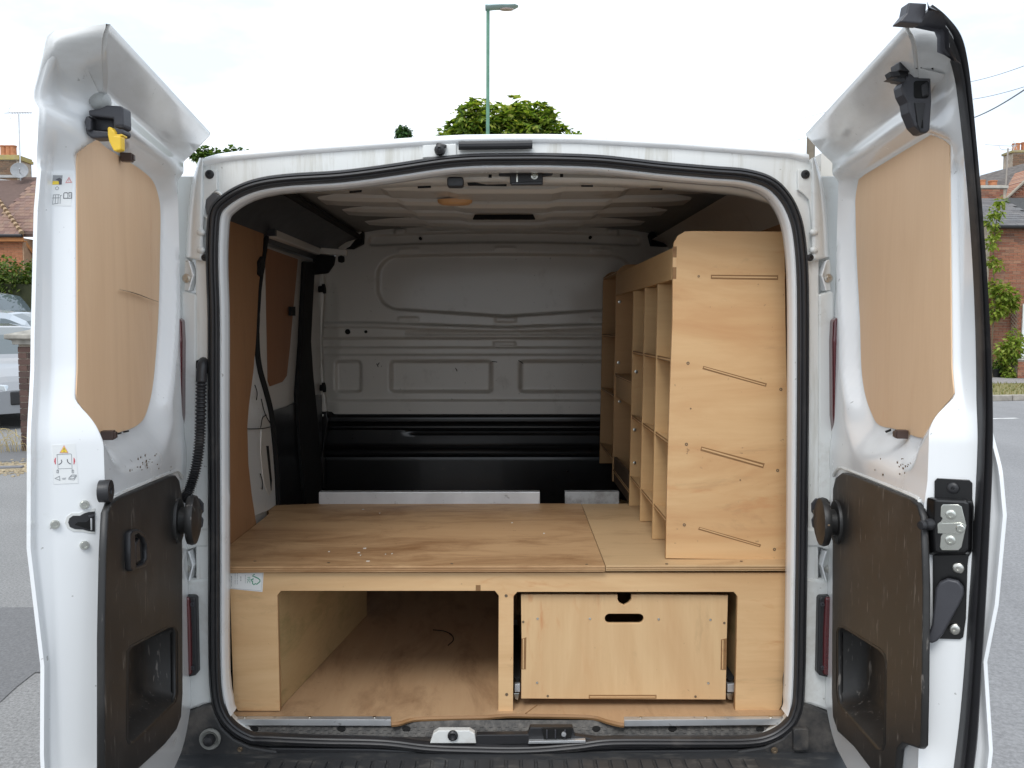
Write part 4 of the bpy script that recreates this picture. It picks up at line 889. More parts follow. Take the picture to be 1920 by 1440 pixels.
# rubber edge seal: two beads along the free edge, over the corner
path = [(1790, 1500), (1803, 1400), (1812, 1300), (1822, 1150), (1831, 1000), (1838, 850), (1840, 720), (1836, 560), (1828, 420), (1818, 300), (1806, 190), (1796, 128), (1778, 78), (1752, 40), (1738, 22)]
out_ = [(1812, 1500), (1827, 1400), (1834, 1300), (1843, 1150), (1851, 1000), (1857, 850), (1856, 720), (1848, 560), (1838, 420), (1828, 300), (1818, 190), (1810, 118), (1798, 70), (1772, 36), (1742, 14)]
seal = MB()
ca = catmull([tuple(B.endpt(x, y, .700)) for x, y in path], 8); cb = catmull([tuple(B.endpt(x, y, .704)) for x, y in out_], 8)
rs = []
for a, b in zip(ca, cb):
    d = b - a; f = B.s
    rs.append([a, a + d * .02 + f * .006, a + d * .16 + f * .011, a + d * .30 + f * .007, a + d * .36 + f * .002, a + d * .46 + f * .003, a + d * .52 + f * .012, a + d * .72 + f * .018, a + d * .93 + f * .012, b, b - f * .02, a - f * .02])
seal.rings(rs); seal.build('edge_seal', M['rubber'], doorB, True, angle=50)
# rubber water gutter folded over the top corner
G = 1.275
mb = MB(); mb.prism(f3([(1704, 4), (1738, 6), (1736, 30), (1728, 44), (1686, 41), (1700, 24)], G), (-.002, .022, 0)); mb.build('corner_gutter', M['greyplastic'], doorB, bevel=.002)
sec = [((1738, 2), (1742, 14), G - .02), ((1740, 20), (1758, 20), G - .01), ((1728, 36), (1768, 26), G), ((1714, 52), (1774, 42), G + .02), ((1752, 60), (1773, 50), G + .03), ((1757, 72), (1779, 56), G + .03), ((1757, 98), (1780, 88), G + .04), ((1770, 103), (1788, 106), G + .05), ((1784, 112), (1802, 120), G + .06)]
mb = MB(); mb.rings([[atY(*a, y), atY((a[0] * 2 + b[0]) / 3, (a[1] * 2 + b[1]) / 3, y + .008), atY((a[0] + 2 * b[0]) / 3, (a[1] + 2 * b[1]) / 3, y + .008), atY(*b, y), atY(*b, y + .05), atY(*a, y + .05)] for a, b, y in sec]); mb.build('corner_gutter', M['greyplastic'], doorB, True, angle=40)
# ================================================================== FITTED PLYWOOD: floor, platform with drawer, shelf unit
ZF = atY(950, 1346, 2.16).z + .004                 # top of the plywood floor
YF = atZ(950, 1333, ZF).y                          # front of the platform
floor_ = empty('floor_board', (0, YF, ZF), 'worn plywood floor sheet with wavy front edge at the sill', 'floor board')
fe = [(428, 1342), (560, 1343.5), (730, 1345), (734, 1354), (750, 1352), (768, 1346), (790, 1343.5), (850, 1342), (905, 1341), (935, 1338.5), (960, 1337.5), (1000, 1338), (1060, 1339), (1100, 1340), (1122, 1343), (1140, 1349), (1160, 1354), (1170, 1355), (1173, 1346), (1300, 1344), (1474, 1341)]
fr = [atZ(x, y, ZF) for x, y in fe]
mb = MB(); mb.prism(fr + [V((.79, 3.85, ZF)), V((-.79, 3.85, ZF))], (0, 0, -.011)); mb.build('floor_sheet', M['plyfloor'], floor_)
mb = MB(); ed = catmull([tuple(p) for p in fr[3:18]], 4); mb.tube([p + V((0, -.001, -.006)) for p in ed], .0062, 6); mb.build('sheet_edge', M['plyedge'], floor_, True)
for pts, nm in (([(430, 1343), (733, 1343), (733, 1357), (438, 1356)], 0), ([(1170, 1343.5), (1474, 1343), (1464, 1355), (1170, 1358)], 1)):
    a, b, c, d = pts; m1 = lambda p: atZ(p[0], p[1], ZF + .003)
    A0, B0 = m1(a), m1(b); C0 = atZ(c[0], c[1] - 8, ZF + .003); D0 = atZ(d[0], d[1] - 8, ZF + .003)
    mb = MB(); mb.hexa([D0 - V((0, 0, .002)), C0 - V((0, 0, .002)), B0 - V((0, 0, .002)), A0 - V((0, 0, .002))], [D0, C0, B0, A0]); mb.hexa([D0 + V((0, -.0025, -.016)), C0 + V((0, -.0025, -.016)), C0 + V((0, -.0005, -.016)), D0 + V((0, -.0005, -.016))], [D0 + V((0, -.0025, 0)), C0 + V((0, -.0025, 0)), C0 + V((0, -.0005, 0)), D0 + V((0, -.0005, 0))])
    o = mb.build('edge_strip', M['alu'], floor_, bevel=.0006)
    for i in range(3):
        p = A0.lerp(B0, (.1, .5, .9)[i]) + V((0, -.006, 0)); s_ = MB(); s_.lathe(p, (0, 0, 1), [(.005, 0), (.004, .0015), (0, .0018)], 10); s_.build('strip_screw', M['screw'], o)
mb = MB(); mb.tube([atZ(985, 1338, ZF + .001), atZ(1007, 1322, ZF + .001)], .0012, 4); mb.build('sheet_joint', M['plyedge'], floor_)

plat = empty('storage_platform', (0, YF, ZF), 'low plywood storage platform with open bay and one big drawer', 'storage unit')
fpoly = [(430, 1074), (1476, 1074), (1472, 1180), (1470, 1262), (1466, 1322), (1459, 1335), (1378, 1335), (1383, 1118), (1376, 1110), (970, 1110), (963, 1118), (962, 1335), (934, 1335), (935, 1117), (928, 1108), (527, 1108), (520, 1116), (525, 1333), (446, 1333), (438, 1320), (434, 1200)]
plate('front_frame', px_poly(fpoly, YF), [], (0, YF, 0), (1, 0, 0), (0, 0, 1), .015, M['ply'], plat, .001)
for x, y in ((949, 1117), (950, 1302)):
    mb = MB(); mb.lathe(atY(x, y, YF), (0, -1, 0), [(.0042, -.001), (.0042, .0008), (.002, .0009), (0, .0002)], 10); mb.build('frame_screw', M['rust'], plat)
mb = MB(); q = px_poly([(892, 1097), (901, 1097), (901, 1107.5), (892, 1107.5)], YF - .0006); mb.prism(q, (0, .001, 0)); mb.build('frame_tenon', M['plyedge'], plat)
Z1 = atY(950, 1061, YF - .012).z                   # top of the deck
YBk = atZ(950, 944, Z1).y
mb = MB(); L0 = atZ(1138, 1067, Z1); L1 = atZ(1090, 944, Z1)
lf = [V((atZ(425, 1061, Z1).x, YF - .014, Z1)), V((L0.x - .001, YF - .014, Z1)), V((L1.x - .001, YBk, Z1)), atZ(600, 944, Z1), atZ(520, 947, Z1), atZ(500, 954, Z1), V((-.784, atZ(484, 963, Z1).y, Z1)), V((-.784, 2.3, Z1)), V((-.72, 2.2, Z1))]
mb.prism(lf, (0, 0, -.016)); mb.build('deck_board', M['plydeck'], plat, bevel=.0012, label='wide worn deck board on the open side')
mb = MB(); rt = [V((L0.x + .001, YF - .009, Z1 - .001)), V((atZ(1478, 1060, Z1).x, YF - .009, Z1 - .001)), V((.785, 2.3, Z1 - .001)), V((.785, YBk, Z1 - .001)), V((L1.x + .001, YBk, Z1 - .001))]
mb.prism(rt, (0, 0, -.015)); mb.build('deck_board', ply('deck_ply_cleaner', (.56, .385, .21), (.40, .25, .13), 'x', 10, .4, stain=(.28, .16, .08), stain_lo=.53), plat, bevel=.0012, label='narrow deck board under the shelf unit')
# ply layers showing on the deck's front edge
for z0, z1 in ((-.0060, -.0042), (-.0118, -.0098)):
    mb = MB(); mb.box(lf[0].x + .002, L0.x - .002, YF - .0146, YF - .013, Z1 + z0, Z1 + z1); mb.box(L0.x + .003, rt[1].x - .002, YF - .0096, YF - .008, Z1 + z0 - .001, Z1 + z1 - .001); mb.build('edge_layer', M['plyedge'], plat)
for x, y in ((616, 1055), (847, 1057), (1100, 1058), (1250, 1057), (1390, 1052), (478, 1052)):
    mb = MB(); mb.lathe(atZ(x, y, Z1 + .0002), (0, 0, 1), [(.004, -.001), (.004, .0005), (0, .0006)], 10); mb.build('deck_screw', M['rust'], plat)
mb = MB(); random.seed(8)
for x, y in ((617, 1034), (684, 1028), (676, 1041), (673, 1036), (723, 1039), (735, 1038), (690, 1052), (712, 962), (681, 955), (960, 980), (1020, 1000)):
    mb.obox(atZ(x, y, Z1 + .001), (random.uniform(.001, .004), .001, 0), (0, .002, 0), (0, 0, .001))
mb.build('debris', plain('white_crumb', (.6, .58, .52), .8), plat, kind='stuff')
# aluminium edge angles along the back of the deck
for x0, x1 in ((599, 1012), (1059, 1160)):
    a = atZ(x0, 944, Z1); b = atZ(x1, 943, Z1); h = atY(x0, 922, a.y).z - Z1
    mb = MB(); mb.box(a.x, b.x, YBk - .004, YBk - .001, Z1 - .012, Z1 + h); mb.box(a.x, b.x, YBk - .0005, YBk + .028, Z1 + h - .003, Z1 + h)
    o = mb.build('edge_angle', M['alu'] if x0 < 700 else plain('weathered_aluminium', (.42, .44, .45), .55, metal=.5, dirt=(.15, .14, .13), dlo=.45, dscale=(20, 20, 20)), plat, bevel=.0015)
# walls and ribs under the deck
def ywall(px, x_back, name, m, th=.014):
    a = atY(px, 1200, YF + .016); mb = MB()
    mb.hexa([(a.x, YF + .016, ZF + .001), (a.x + th, YF + .016, ZF + .001), (x_back + th, YBk - .02, ZF + .001), (x_back, YBk - .02, ZF + .001)], [(a.x, YF + .016, Z1 - .017), (a.x + th, YF + .016, Z1 - .017), (x_back + th, YBk - .02, Z1 - .017), (x_back, YBk - .02, Z1 - .017)])
    return mb.build(name, m, plat)
bp = ply('bay_ply', (.52, .36, .18), (.33, .20, .09), 'y', 14, .5, stain=(.22, .20, .07), stain_lo=.52)
ywall(512, -.50, 'bay_wall', bp); ywall(936, 0.0, 'bay_wall', bp); ywall(1388, .60, 'bay_wall', bp); ywall(950, 0.016, 'bay_wall', bp)
mb = MB(); mb.box(.04, .78, YBk - .018, YBk - .006, ZF + .001, Z1 - .017); mb.build('back_wall', M['plybare'], plat)
slab([(632, 1108), (643, 1108), (643, 1146), (632, 1146)], 3.0, .04, M['plybare'], 'bay_rib', plat)
# thin wire left lying in the bay
mb = MB(); mb.tube(catmull([tuple(atZ(x, y, ZF + .003)) for x, y in ((812, 1181), (832, 1183), (846, 1190), (850, 1200), (840, 1210))], 6), .0015, 5); tag(mb.build('wire_offcut', M['hole'], None), 'thin black wire offcut lying in the open bay', 'wire')
# drawer
YD = YF + .018
dr_front = [(977, 1115), (1158, 1115), (1158, 1124), (1162, 1131), (1170, 1135), (1178, 1131), (1184, 1124), (1184, 1115), (1365, 1116), (1363, 1200), (1361, 1312), (977, 1310), (978, 1200)]
dr = plate('drawer', px_poly(dr_front, YD), [px_poly(rrect(1134, 1151, 1207, 1169, 9, 5), YD)], (0, YD, 0), (1, 0, 0), (0, 0, 1), .012, M['plydrawer'], plat, .0012, label='big drawer front with slot handle and notch')
mb = MB(); a = atY(985, 1300, YD); b = atY(1355, 1125, YD)
mb.box(a.x, a.x + .012, YD + .013, YBk - .15, a.z, b.z); mb.box(b.x - .012, b.x, YD + .013, YBk - .15, a.z, b.z); mb.box(a.x + .013, b.x - .013, YD + .014, YBk - .15, a.z, a.z + .009); mb.build('drawer_box', M['plybare'], dr)
for x, y, mm in ((1008, 1160, 'screw'), (1106, 1160, 'screw'), (1235, 1161, 'screw'), (1332, 1162, 'screw'), (1007, 1280, 'screw'), (1328, 1281, 'screw'), (981, 1166, 'rust'), (1358, 1168, 'rust'), (1027, 1305, 'rust'), (1304, 1306, 'rust')):
    mb = MB(); mb.lathe(atY(x, y, YD), (0, -1, 0), [(.0034, -.0005), (.0032, .001), (.0012, .0013), (0, .0006)], 10); mb.build('drawer_screw', M[mm], dr)
for pts in ([(978, 1198), (987, 1195), (986, 1255), (977, 1255)], [(1352, 1199), (1363, 1197), (1362, 1256), (1351, 1256)], [(1104, 1303), (1231, 1303), (1231, 1310), (1104, 1310)]):
    slab(pts, YD - .0008, .002, M['plyedge'], 'drawer_tenon', dr, bevel=.0003)
    xs = sorted(p[0] for p in pts); yy = sorted(p[1] for p in pts)
    if xs[-1] - xs[0] < 30: slab([(xs[0] + 3.5, yy[0] + 3), (xs[0] + 5.5, yy[0] + 3), (xs[0] + 5, yy[-1] - 1), (xs[0] + 3, yy[-1] - 1)], YD - .0016, .002, M['ply'], 'tenon_layer', dr, bevel=.0002)
    else: slab([(xs[0] + 2, 1306), (xs[-1] - 2, 1306), (xs[-1] - 2, 1308), (xs[0] + 2, 1308)], YD - .0016, .002, M['ply'], 'tenon_layer', dr, bevel=.0002)
for x0, x1, s in ((963, 976, -1), (1362, 1378, 1)):
    xm = (x0 + x1) / 2
    slab([(x0 + 2, 1283), (x1 - 1, 1282), (x1 - 1, 1298), (x0 + 2, 1298)], YD + .006, .5, M['alu'], 'drawer_runner', dr, bevel=.001)
    slab([(x0, 1270), (x0 + 5, 1277), (x1 - 3, 1277), (x1, 1270)], YD + .010, .4, M['hole'], 'runner_bracket', dr, bevel=.001)
    slab([(x0, 1300), (x1 - 2, 1300), (x1 - 5, 1313), (x0 + 3, 1311)], YD + .012, .4, M['metal'], 'runner_bracket', dr, bevel=.001)
# certification label on the frame
lab = slab([(430, 1075), (494, 1074), (492, 1110), (431, 1104)], YF - .0008, .001, M['paper'], 'label_sticker', plat, bevel=.0001)
def lp(u, v):    # photo pixels inside the enlarged label
    return atY(420 + u / 19.2, 1060 + v / 19.2, YF - .0013)
def lstroke(pts, wd, m):
    o = stroke(pts, wd); mb = MB(); mb.prism([lp(a, b) for a, b in o], (0, .0003, 0)); mb.build('print', M[m], lab)
lstroke([(1100, 320), (1020, 385), (1120, 420), (1230, 470), (1295, 530), (1290, 590), (1230, 640), (1180, 680), (1120, 660), (1080, 700), (1030, 660), (1025, 600), (1035, 570), (975, 560), (980, 510), (1045, 510), (1045, 460)], 36, 'inkgreen')
M4 = Matrix((V((0, 0, -1)), V((1, 0, 0)), V((0, -1, 0)))).transposed().to_4x4()
c_ = lp(885, 530); M4.translation = c_ + V((0, -.0001, 0))
o = link('print', text_mesh('FSC', .0105, .0001, M4), M['inkgreen'], lab)
for u, a, b, wd in ((770, 350, 660, 16), (605, 400, 580, 30), (480, 280, 700, 14), (400, 290, 710, 16), (265, 380, 770, 22)):
    n_ = 7
    for i in range(n_):
        v0 = lerp(a, b, i / n_); lstroke([(u, v0), (u, v0 + (b - a) / n_ * random.uniform(.45, .85))], wd, 'inkgrey')
lstroke([(1385, 280), (1340, 915), (230, 825)], 8, 'inkgrey')

# ------------------------------------------------------------------ shelf unit
YS = atZ(1350, 1048, Z1).y
unit = empty('shelf_unit', (.58, YS, Z1), 'tall plywood shelf unit with pigeonholes standing on the deck', 'shelf unit')
pan = [(1248, 1047), (1251, 900), (1256, 740), (1261, 600), (1262, 470), (1264, 455), (1271, 442), (1284, 434), (1300, 433), (1471, 434), (1473, 600), (1477, 800), (1477, 1050)]
plate('end_panel', px_poly(pan, YS), [], (0, YS, 0), (1, 0, 0), (0, 0, 1), .012, M['plypanel'], unit, .001)
def slot(pts):
    o = slab(pts, YS - .0006, .003, M['plyedge'], 'tenon', unit, bevel=.0003)
    (a, b, c, d) = pts; mid = [(lerp(a[0], d[0], .34), lerp(a[1], d[1], .34)), (lerp(b[0], c[0], .34), lerp(b[1], c[1], .34)), (lerp(b[0], c[0], .64), lerp(b[1], c[1], .64)), (lerp(a[0], d[0], .64), lerp(a[1], d[1], .64))]
    mid = [(x + (2 if i in (0, 3) else -2) * (abs(b[0] - a[0]) > 20), y) for i, (x, y) in enumerate(mid)]
    slab(mid, YS - .0012, .003, M['ply'], 'tenon_layer', unit, bevel=.0002)
slot([(1333, 515), (1459, 516), (1459, 525), (1333, 523)]); slot([(1319, 686), (1438, 719), (1436, 725), (1317, 692)]); slot([(1315, 837), (1434, 869), (1431, 878), (1313, 845)]); slot([(1311, 988), (1427, 1021), (1425, 1026), (1309, 993)])
slot([(1262, 462), (1269, 462), (1268, 523), (1261, 523)])
for x, y, r in ((1310, 518, .003), (1290, 681, .0042), (1464, 730, .0042), (1287, 833, .0042), (1458, 882, .0042), (1283, 984, .0042), (1452, 1030, .0042), (1295, 766, .002), (1388, 900, .002)):
    mb = MB(); mb.lathe(atY(x, y, YS), (0, -1, 0), [(r, -.001), (r, .0007), (r * .5, .0008), (r * .4, -.0002), (0, -.0002)], 12); mb.build('panel_hole', M['rust'], unit)
XT = atY(1262, 520, YS).x; XBt = atY(1249, 1000, YS).x; ZTp = atY(1350, 433, YS).z
def xfront(z): return lerp(XBt, XT, (z - Z1) / (ZTp - Z1))
XR = .775
# upright dividers: (front edge in the photo, sits on the deck)
def yfor(px, z=1.45):
    lo, hi = 2.2, 4.2
    for _ in range(40):
        m_ = (lo + hi) / 2; d = V((xfront(z), m_, z)) - CAMP; c = RM.transposed() @ d; x = 960 + FOC * c.x / -c.z
        lo, hi = (m_, hi) if x > px else (lo, m_)
    return lo
def divider(y, zt, m, zb=Z1, rnd=0, th=.012, name='divider'):
    pts = [V((xfront(zb), y, zb)), V((XR, y, zb)), V((XR, y, zt))]
    if rnd: pts += [V((xfront(zt) + rnd - rnd * math.sin(a), y, zt - rnd + rnd * math.cos(a))) for a in [pi / 2 * i / 6 for i in range(7)]]
    else: pts += [V((xfront(zt), y, zt))]
    mb = MB(); mb.prism(pts, (0, th, 0)); return mb.build(name, m, unit, bevel=.0008)
ys = [yfor(1231), yfor(1207), yfor(1186)]; yB1, yB2 = yfor(1153), yfor(1127)
ZR0 = atY(1262, 524, YS).z; ZR1 = atY(1262, 464, YS).z
for i, y in enumerate(ys): divider(y, ZR0 - .002, ply('divider_ply', (.58, .38, .185), (.42, .235, .10), 'x', 20 + i, .5), zb=Z1 + .0005)
db = ply('divider_ply_dark', (.50, .30, .14), (.36, .19, .08), 'x', 25, .5)
divider(yB1, ZTp - .004, db, rnd=.05); divider(min(yB2, YB - .08), ZTp - .004, db, rnd=.05)
yB2 = min(yB2, YB - .08)
# front top rail with its shelf behind
mb = MB(); mb.hexa([(xfront(ZR0), YS + .013, ZR0), (xfront(ZR0) + .012, YS + .013, ZR0), (xfront(ZR0) + .012, yB1 - .001, ZR0), (xfront(ZR0), yB1 - .001, ZR0)], [(xfront(ZR1), YS + .013, ZR1), (xfront(ZR1) + .012, YS + .013, ZR1), (xfront(ZR1) + .012, yB1 - .001, ZR1), (xfront(ZR1), yB1 - .001, ZR1)]); mb.build('top_rail', ply('rail_ply', (.58, .375, .18), (.42, .24, .10), 'y', 23, .4), unit, bevel=.001)
def shelf(y0, y1, zf, drop, name='shelf', lipn=0, m=None):
    x = xfront(zf) + .004; mb = MB(); zr = zf - drop
    mb.hexa([(x, y0, zf - .011), (XR, y0, zr - .011), (XR, y1, zr - .011), (x, y1, zf - .011)], [(x, y0, zf), (XR, y0, zr), (XR, y1, zr), (x, y1, zf)]); o = mb.build(name, m or M['plybare'], unit, bevel=.0008)
    mb = MB(); mb.box(x - .0018, x - .0004, y0 + .001, y1 - .001, zf - .0105, zf - .0005); mb.build('shelf_edge', M['plyedge'], o)
    mb = MB(); mb.box(x - .0026, x - .0014, y0 + .001, y1 - .001, zf - .0080, zf - .0045); mb.build('shelf_edge', M['ply'], o)
    if lipn: mb = MB(); mb.box(x - .012, x - .002, y0, y1, zf - .005, zf + lipn); mb.build('shelf_lip', M['plybare'], o, bevel=.001)
seq = [YS + .0125] + ys
for a, b in zip(seq, seq[1:]):
    a2 = a + (.0125 if a != seq[0] else 0)
    for py in (671, 827, 975): shelf(a2, b - .0005, atY(1257, py, YS).z, .085)
    shelf(a2, b - .0005, ZR0 + .02, 0)
for z, dz, lp_ in ((atY(1156, 700, yB1).z, 0.0, 0), (atY(1156, 880, yB1).z, .06, 0)): shelf(ys[-1] + .0125, yB1 - .0005, z, dz)
mb = MB(); z = atY(1156, 700, yB1).z; mb.box(xfront(z) + .006, xfront(z) + .018, ys[-1] + .013, yB1 - .001, z - .09, z - .012); mb.build('shelf_lip', M['plybare'], unit, bevel=.001)
mb = MB(); z = Z1; mb.box(xfront(z) + .006, xfront(z) + .018, ys[-1] + .013, yB1 - .001, z + .001, z + .10); mb.build('shelf_lip', plain('dark_lip', (.12, .08, .05), .6), unit)
for py, dz in ((520, .0), (626, .0), (726, .04), (830, .06), (930, .06)): shelf(yB1 + .0125, yB2 - .0005, atY(1130, py, yB2).z, dz)
mb = MB(); mb.box(XR + .001, XR + .007, YS + .013, yB2, Z1 + .001, ZTp - .02); mb.build('back_sheet', M['plyline'], unit)
# screws with washers on the bay side of the third upright and beyond
for x, y, yy in ((1193, 697, ys[-1]), (1190, 806, ys[-1]), (1190, 868, ys[-1]), (1162, 566, yB1), (1160, 680, yB1), (1158, 866, yB1), (1162, 753, yB1)):
    mb = MB(); mb.lathe(atY(x, y, yy), (0, -1, 0), [(.006, -.001), (.006, .001), (.0035, .0015), (.003, .003), (0, .0032)], 12); mb.build('shelf_screw', M['metal'], unit)
# ================================================================== OUTSIDE: ground, road, houses, cars, trees
k = NM('old_tarmac'); v = k.coord()
n1 = k.noise(75, v, 8, .85); n2 = k.noise(.8, v, 6, .6)
k.set(Base_Color=k.mix(k.ramp(n2, (.3, .78), (.7, 1.0)), (0, 0, 0), k.mix(k.ramp(n1, (.38, 0), (.60, 1)), (.14, .137, .135), (.34, .335, .325))), Roughness=.9).bump(n1, .5, .006); TAR = k.m
k = NM('dark_tarmac'); v = k.coord(); n1 = k.noise(80, v, 8, .85)
k.set(Base_Color=k.mix(k.ramp(n1, (.36, 0), (.66, 1)), (.10, .099, .10), (.21, .208, .208)), Roughness=.88).bump(n1, .5, .006); DARK = k.m
k = NM('road_tarmac'); v = k.coord(); n1 = k.noise(55, v, 8, .85); n2 = k.noise(.5, k.coord((1.6, .25, 1)), 5, .6)
k.set(Base_Color=k.mix(k.ramp(n2, (.35, .80), (.7, 1.0)), (0, 0, 0), k.mix(k.ramp(n1, (.38, 0), (.60, 1)), (.19, .188, .19), (.33, .327, .328))), Roughness=.9).bump(n1, .45, .006); ROAD = k.m
def sheet(name, pts, m, kind='structure', z=None):
    mb = MB(); mb.v = [tuple(p) if z is None else (p[0], p[1], z) for p in pts]; mb.f = [tuple(range(len(pts)))]
    o = mb.build(name, m); o['kind'] = kind; return o
sheet('ground', [(-900, -300, 0), (900, -300, 0), (900, 1500, 0), (-900, 1500, 0)], TAR)
G = lambda px, py, z=0: atZ(px, py, z)
# road on the far side, verge, pavement and kerbs run away to the vanishing point, slightly turned
kd = V((1, .18, 0)).normalized(); kn = V((-kd.y, kd.x, 0))
K0 = G(1890, 752)                               # foot of the far kerb
def strip(name, a, b, z0, z1, m, l0=-14, l1=60, thick=0):
    p = [K0 + kn * a + kd * l0, K0 + kn * a + kd * l1, K0 + kn * b + kd * l1, K0 + kn * b + kd * l0]
    mb = MB(); q = [V((x.x, x.y, z1)) for x in p]
    if thick: mb.prism(q, (0, 0, -thick))
    else: mb.v = [tuple(x) for x in q]; mb.f = [(0, 1, 2, 3)]
    o = mb.build(name, m); o['kind'] = 'structure'; return o
sheet('road', [(1.6, -30, .004), (60, -30, .004), tuple((K0 + kd * 60).to_tuple()[:2]) + (.004,), tuple((K0 - kd * 9).to_tuple()[:2]) + (.004,), (1.6, 12, .004)], ROAD)
stone = plain('kerb_stone', (.36, .33, .29), .9, var=.3, scale=5, bump=.3, bscale=60)
for i in range(26):
    mb = MB(); l0 = -10 + i * .92; p = K0 + kd * l0; q = K0 + kd * (l0 + .90)
    mb.hexa([tuple(p), tuple(q), tuple(q + kn * .14), tuple(p + kn * .14)], [tuple(x + V((0, 0, .12))) for x in (p, q, q + kn * .14, p + kn * .14)])
    o = mb.build('kerb', stone, bevel=.015); o['kind'] = 'structure'
k = NM('dry_grass'); v = k.coord(); k.set(Base_Color=k.mix(k.ramp(k.noise(9, v, 6, .7), (.35, 0), (.65, 1)), (.12, .13, .035), (.27, .22, .10)), Roughness=.95); GR = k.m
strip('verge', .14, 3.4, 0, .10, GR); strip('pavement', 3.4, 5.6, 0, .104, plain('pavement_tarmac', (.27, .25, .24), .9, var=.2, bump=.3, bscale=80))
strip('bank', 5.6, 40, 0, .11, GR)
gm = leafmat('grass_blades', [(.10, .13, .03), (.20, .19, .06), (.30, .25, .11)], .2)
mb = MB(); random.seed(4)
for i in range(5200):
    a = random.uniform(.16, 3.4); l = random.uniform(-9, 7); p = K0 + kn * a + kd * l + V((0, 0, .10)); h = random.uniform(.03, .09) * (1.4 if a < .5 else 1); d = random.uniform(0, 6.28)
    e = V((math.cos(d), math.sin(d), 0)) * .010; t = p + V((random.gauss(0, .02), random.gauss(0, .02), h)); mb.add([p - e, p + e, t], [(0, 1, 2)])
tag(mb.build('grass', gm), kind='stuff')
white = plain('road_paint', (.72, .72, .70), .8, dirt=(.35, .34, .33), dlo=.45)
for px in (1878,):
    c = G(px, 785.5); mb = MB(); mb.v = [tuple(c + kd * a + kn * b + V((0, 0, .008))) for a, b in ((-.62, -.05), (.30, -.05), (.30, .05), (-.62, .05))]; mb.f = [(0, 1, 2, 3)]; o = mb.build('road_marking', white); o['kind'] = 'structure'
    for j in (-5.5, 5.5, 11):
        mb = MB(); mb.v = [tuple(c + kd * (a + j) + kn * b + V((0, 0, .008))) for a, b in ((-.5, -.05), (.5, -.05), (.5, .05), (-.5, .05))]; mb.f = [(0, 1, 2, 3)]; o = mb.build('road_marking', white); o['kind'] = 'structure'
# near ground on the car park side: dark trench patch, grit line
sheet('tarmac_patch', [G(-260, 1140), G(140, 1140), G(140, 1262), G(66, 1262), G(30, 1290), G(0, 1318), G(-260, 1330)], DARK, z=.004)
sheet('tarmac_patch', [G(-150, 835), G(160, 835), G(160, 866), G(-150, 866)], DARK, z=.004)
gv = plain('grit', (.42, .34, .22), .95, var=.4, scale=20)
mb = MB(); random.seed(6)
for i in range(2600):
    p = G(random.uniform(-60, 130), random.gauss(878, 5)); r = random.uniform(.004, .013); mb.obox(p + V((0, 0, r * .4)), V((r, r * .3, 0)), V((-r * .3, r, 0)), V((0, 0, r * .5)))
tag(mb.build('gravel', gv), kind='stuff')
c = G(12, 879); mb = MB(); mb.obox(c + V((0, 0, .014)), (.16, .02, 0), (-.01, .05, 0), (0, 0, .012)); tag(mb.build('slate_offcut', plain('grey_slate', (.17, .17, .18), .7), bevel=.003), 'flat grey offcut lying on the strip of grit', 'offcut')

# ------------------------------------------------------------------ materials for buildings
BR = [(.22, .085, .05), (.32, .13, .075), (.38, .165, .095), (.27, .105, .065), (.42, .215, .13), (.20, .10, .07)]
brickm = varied('red_brick', BR); mortar = plain('mortar', (.42, .36, .29), .95, var=.25, bump=.4, bscale=60)
orangebrick = varied('orange_brick', [(.40, .16, .075), (.48, .20, .10), (.44, .185, .085), (.36, .14, .07)])
oldbrick = varied('sooty_brick', [(.16, .11, .075), (.24, .15, .09), (.20, .12, .075), (.28, .19, .12)])
tilem = varied('clay_tile', [(.20, .12, .10), (.26, .155, .12), (.30, .19, .14), (.23, .15, .13), (.33, .22, .14)])
slatem = varied('roof_slate', [(.13, .125, .125), (.17, .16, .16), (.20, .19, .185), (.15, .15, .155)])
terra = plain('terracotta', (.46, .19, .09), .8, var=.2)
render_ = plain('pale_cement', (.45, .43, .38), .9)
def bricks_mesh(w, h, d):
    mb = MB(); mb.box(-w / 2, w / 2, 0, d, 0, h); o = mb.build('brick', None); me = o.data; bpy.data.objects.remove(o); return me
BRK, HLF = bricks_mesh(.215, .065, .03), bricks_mesh(.102, .065, .03)
def brick_wall(parent, x0, x1, z0, z1, y, m, jitter=.004, ang=0, origin=None, skip=None):
    """bricks laid one by one, stretcher bond, proud of the mortar plane at y"""
    B_, H_ = BRK.copy(), HLF.copy(); B_.materials.append(m); H_.materials.append(m)
    z = z0; row = 0; n = 0
    while z + .065 < z1 + .01:
        x = x0 + (.1125 if row % 2 else 0)
        if row % 2: put = [(x0 + .051, H_)]
        else: put = []
        while x + .215 <= x1 + .002: put.append((x + .1075, B_)); x += .225
        if x1 - x > .09: put.append((x + .051, H_))
        for cx, me in put:
            if skip and skip(cx, z): continue
            p = V((cx, y - .010 - random.uniform(0, jitter), z))
            if origin is not None: dx = cx - origin[0]; p = V((origin[0] + dx * math.cos(ang), origin[1] + dx * math.sin(ang), z)) + V((math.sin(ang), -math.cos(ang), 0)) * (.010 + random.uniform(0, jitter))
            o = bpy.data.objects.new('brick', me); C.objects.link(o); o.location = p; o.rotation_euler = (0, 0, ang + random.uniform(-.004, .004)); adopt(o, parent); n += 1
        z += .075; row += 1
    return n
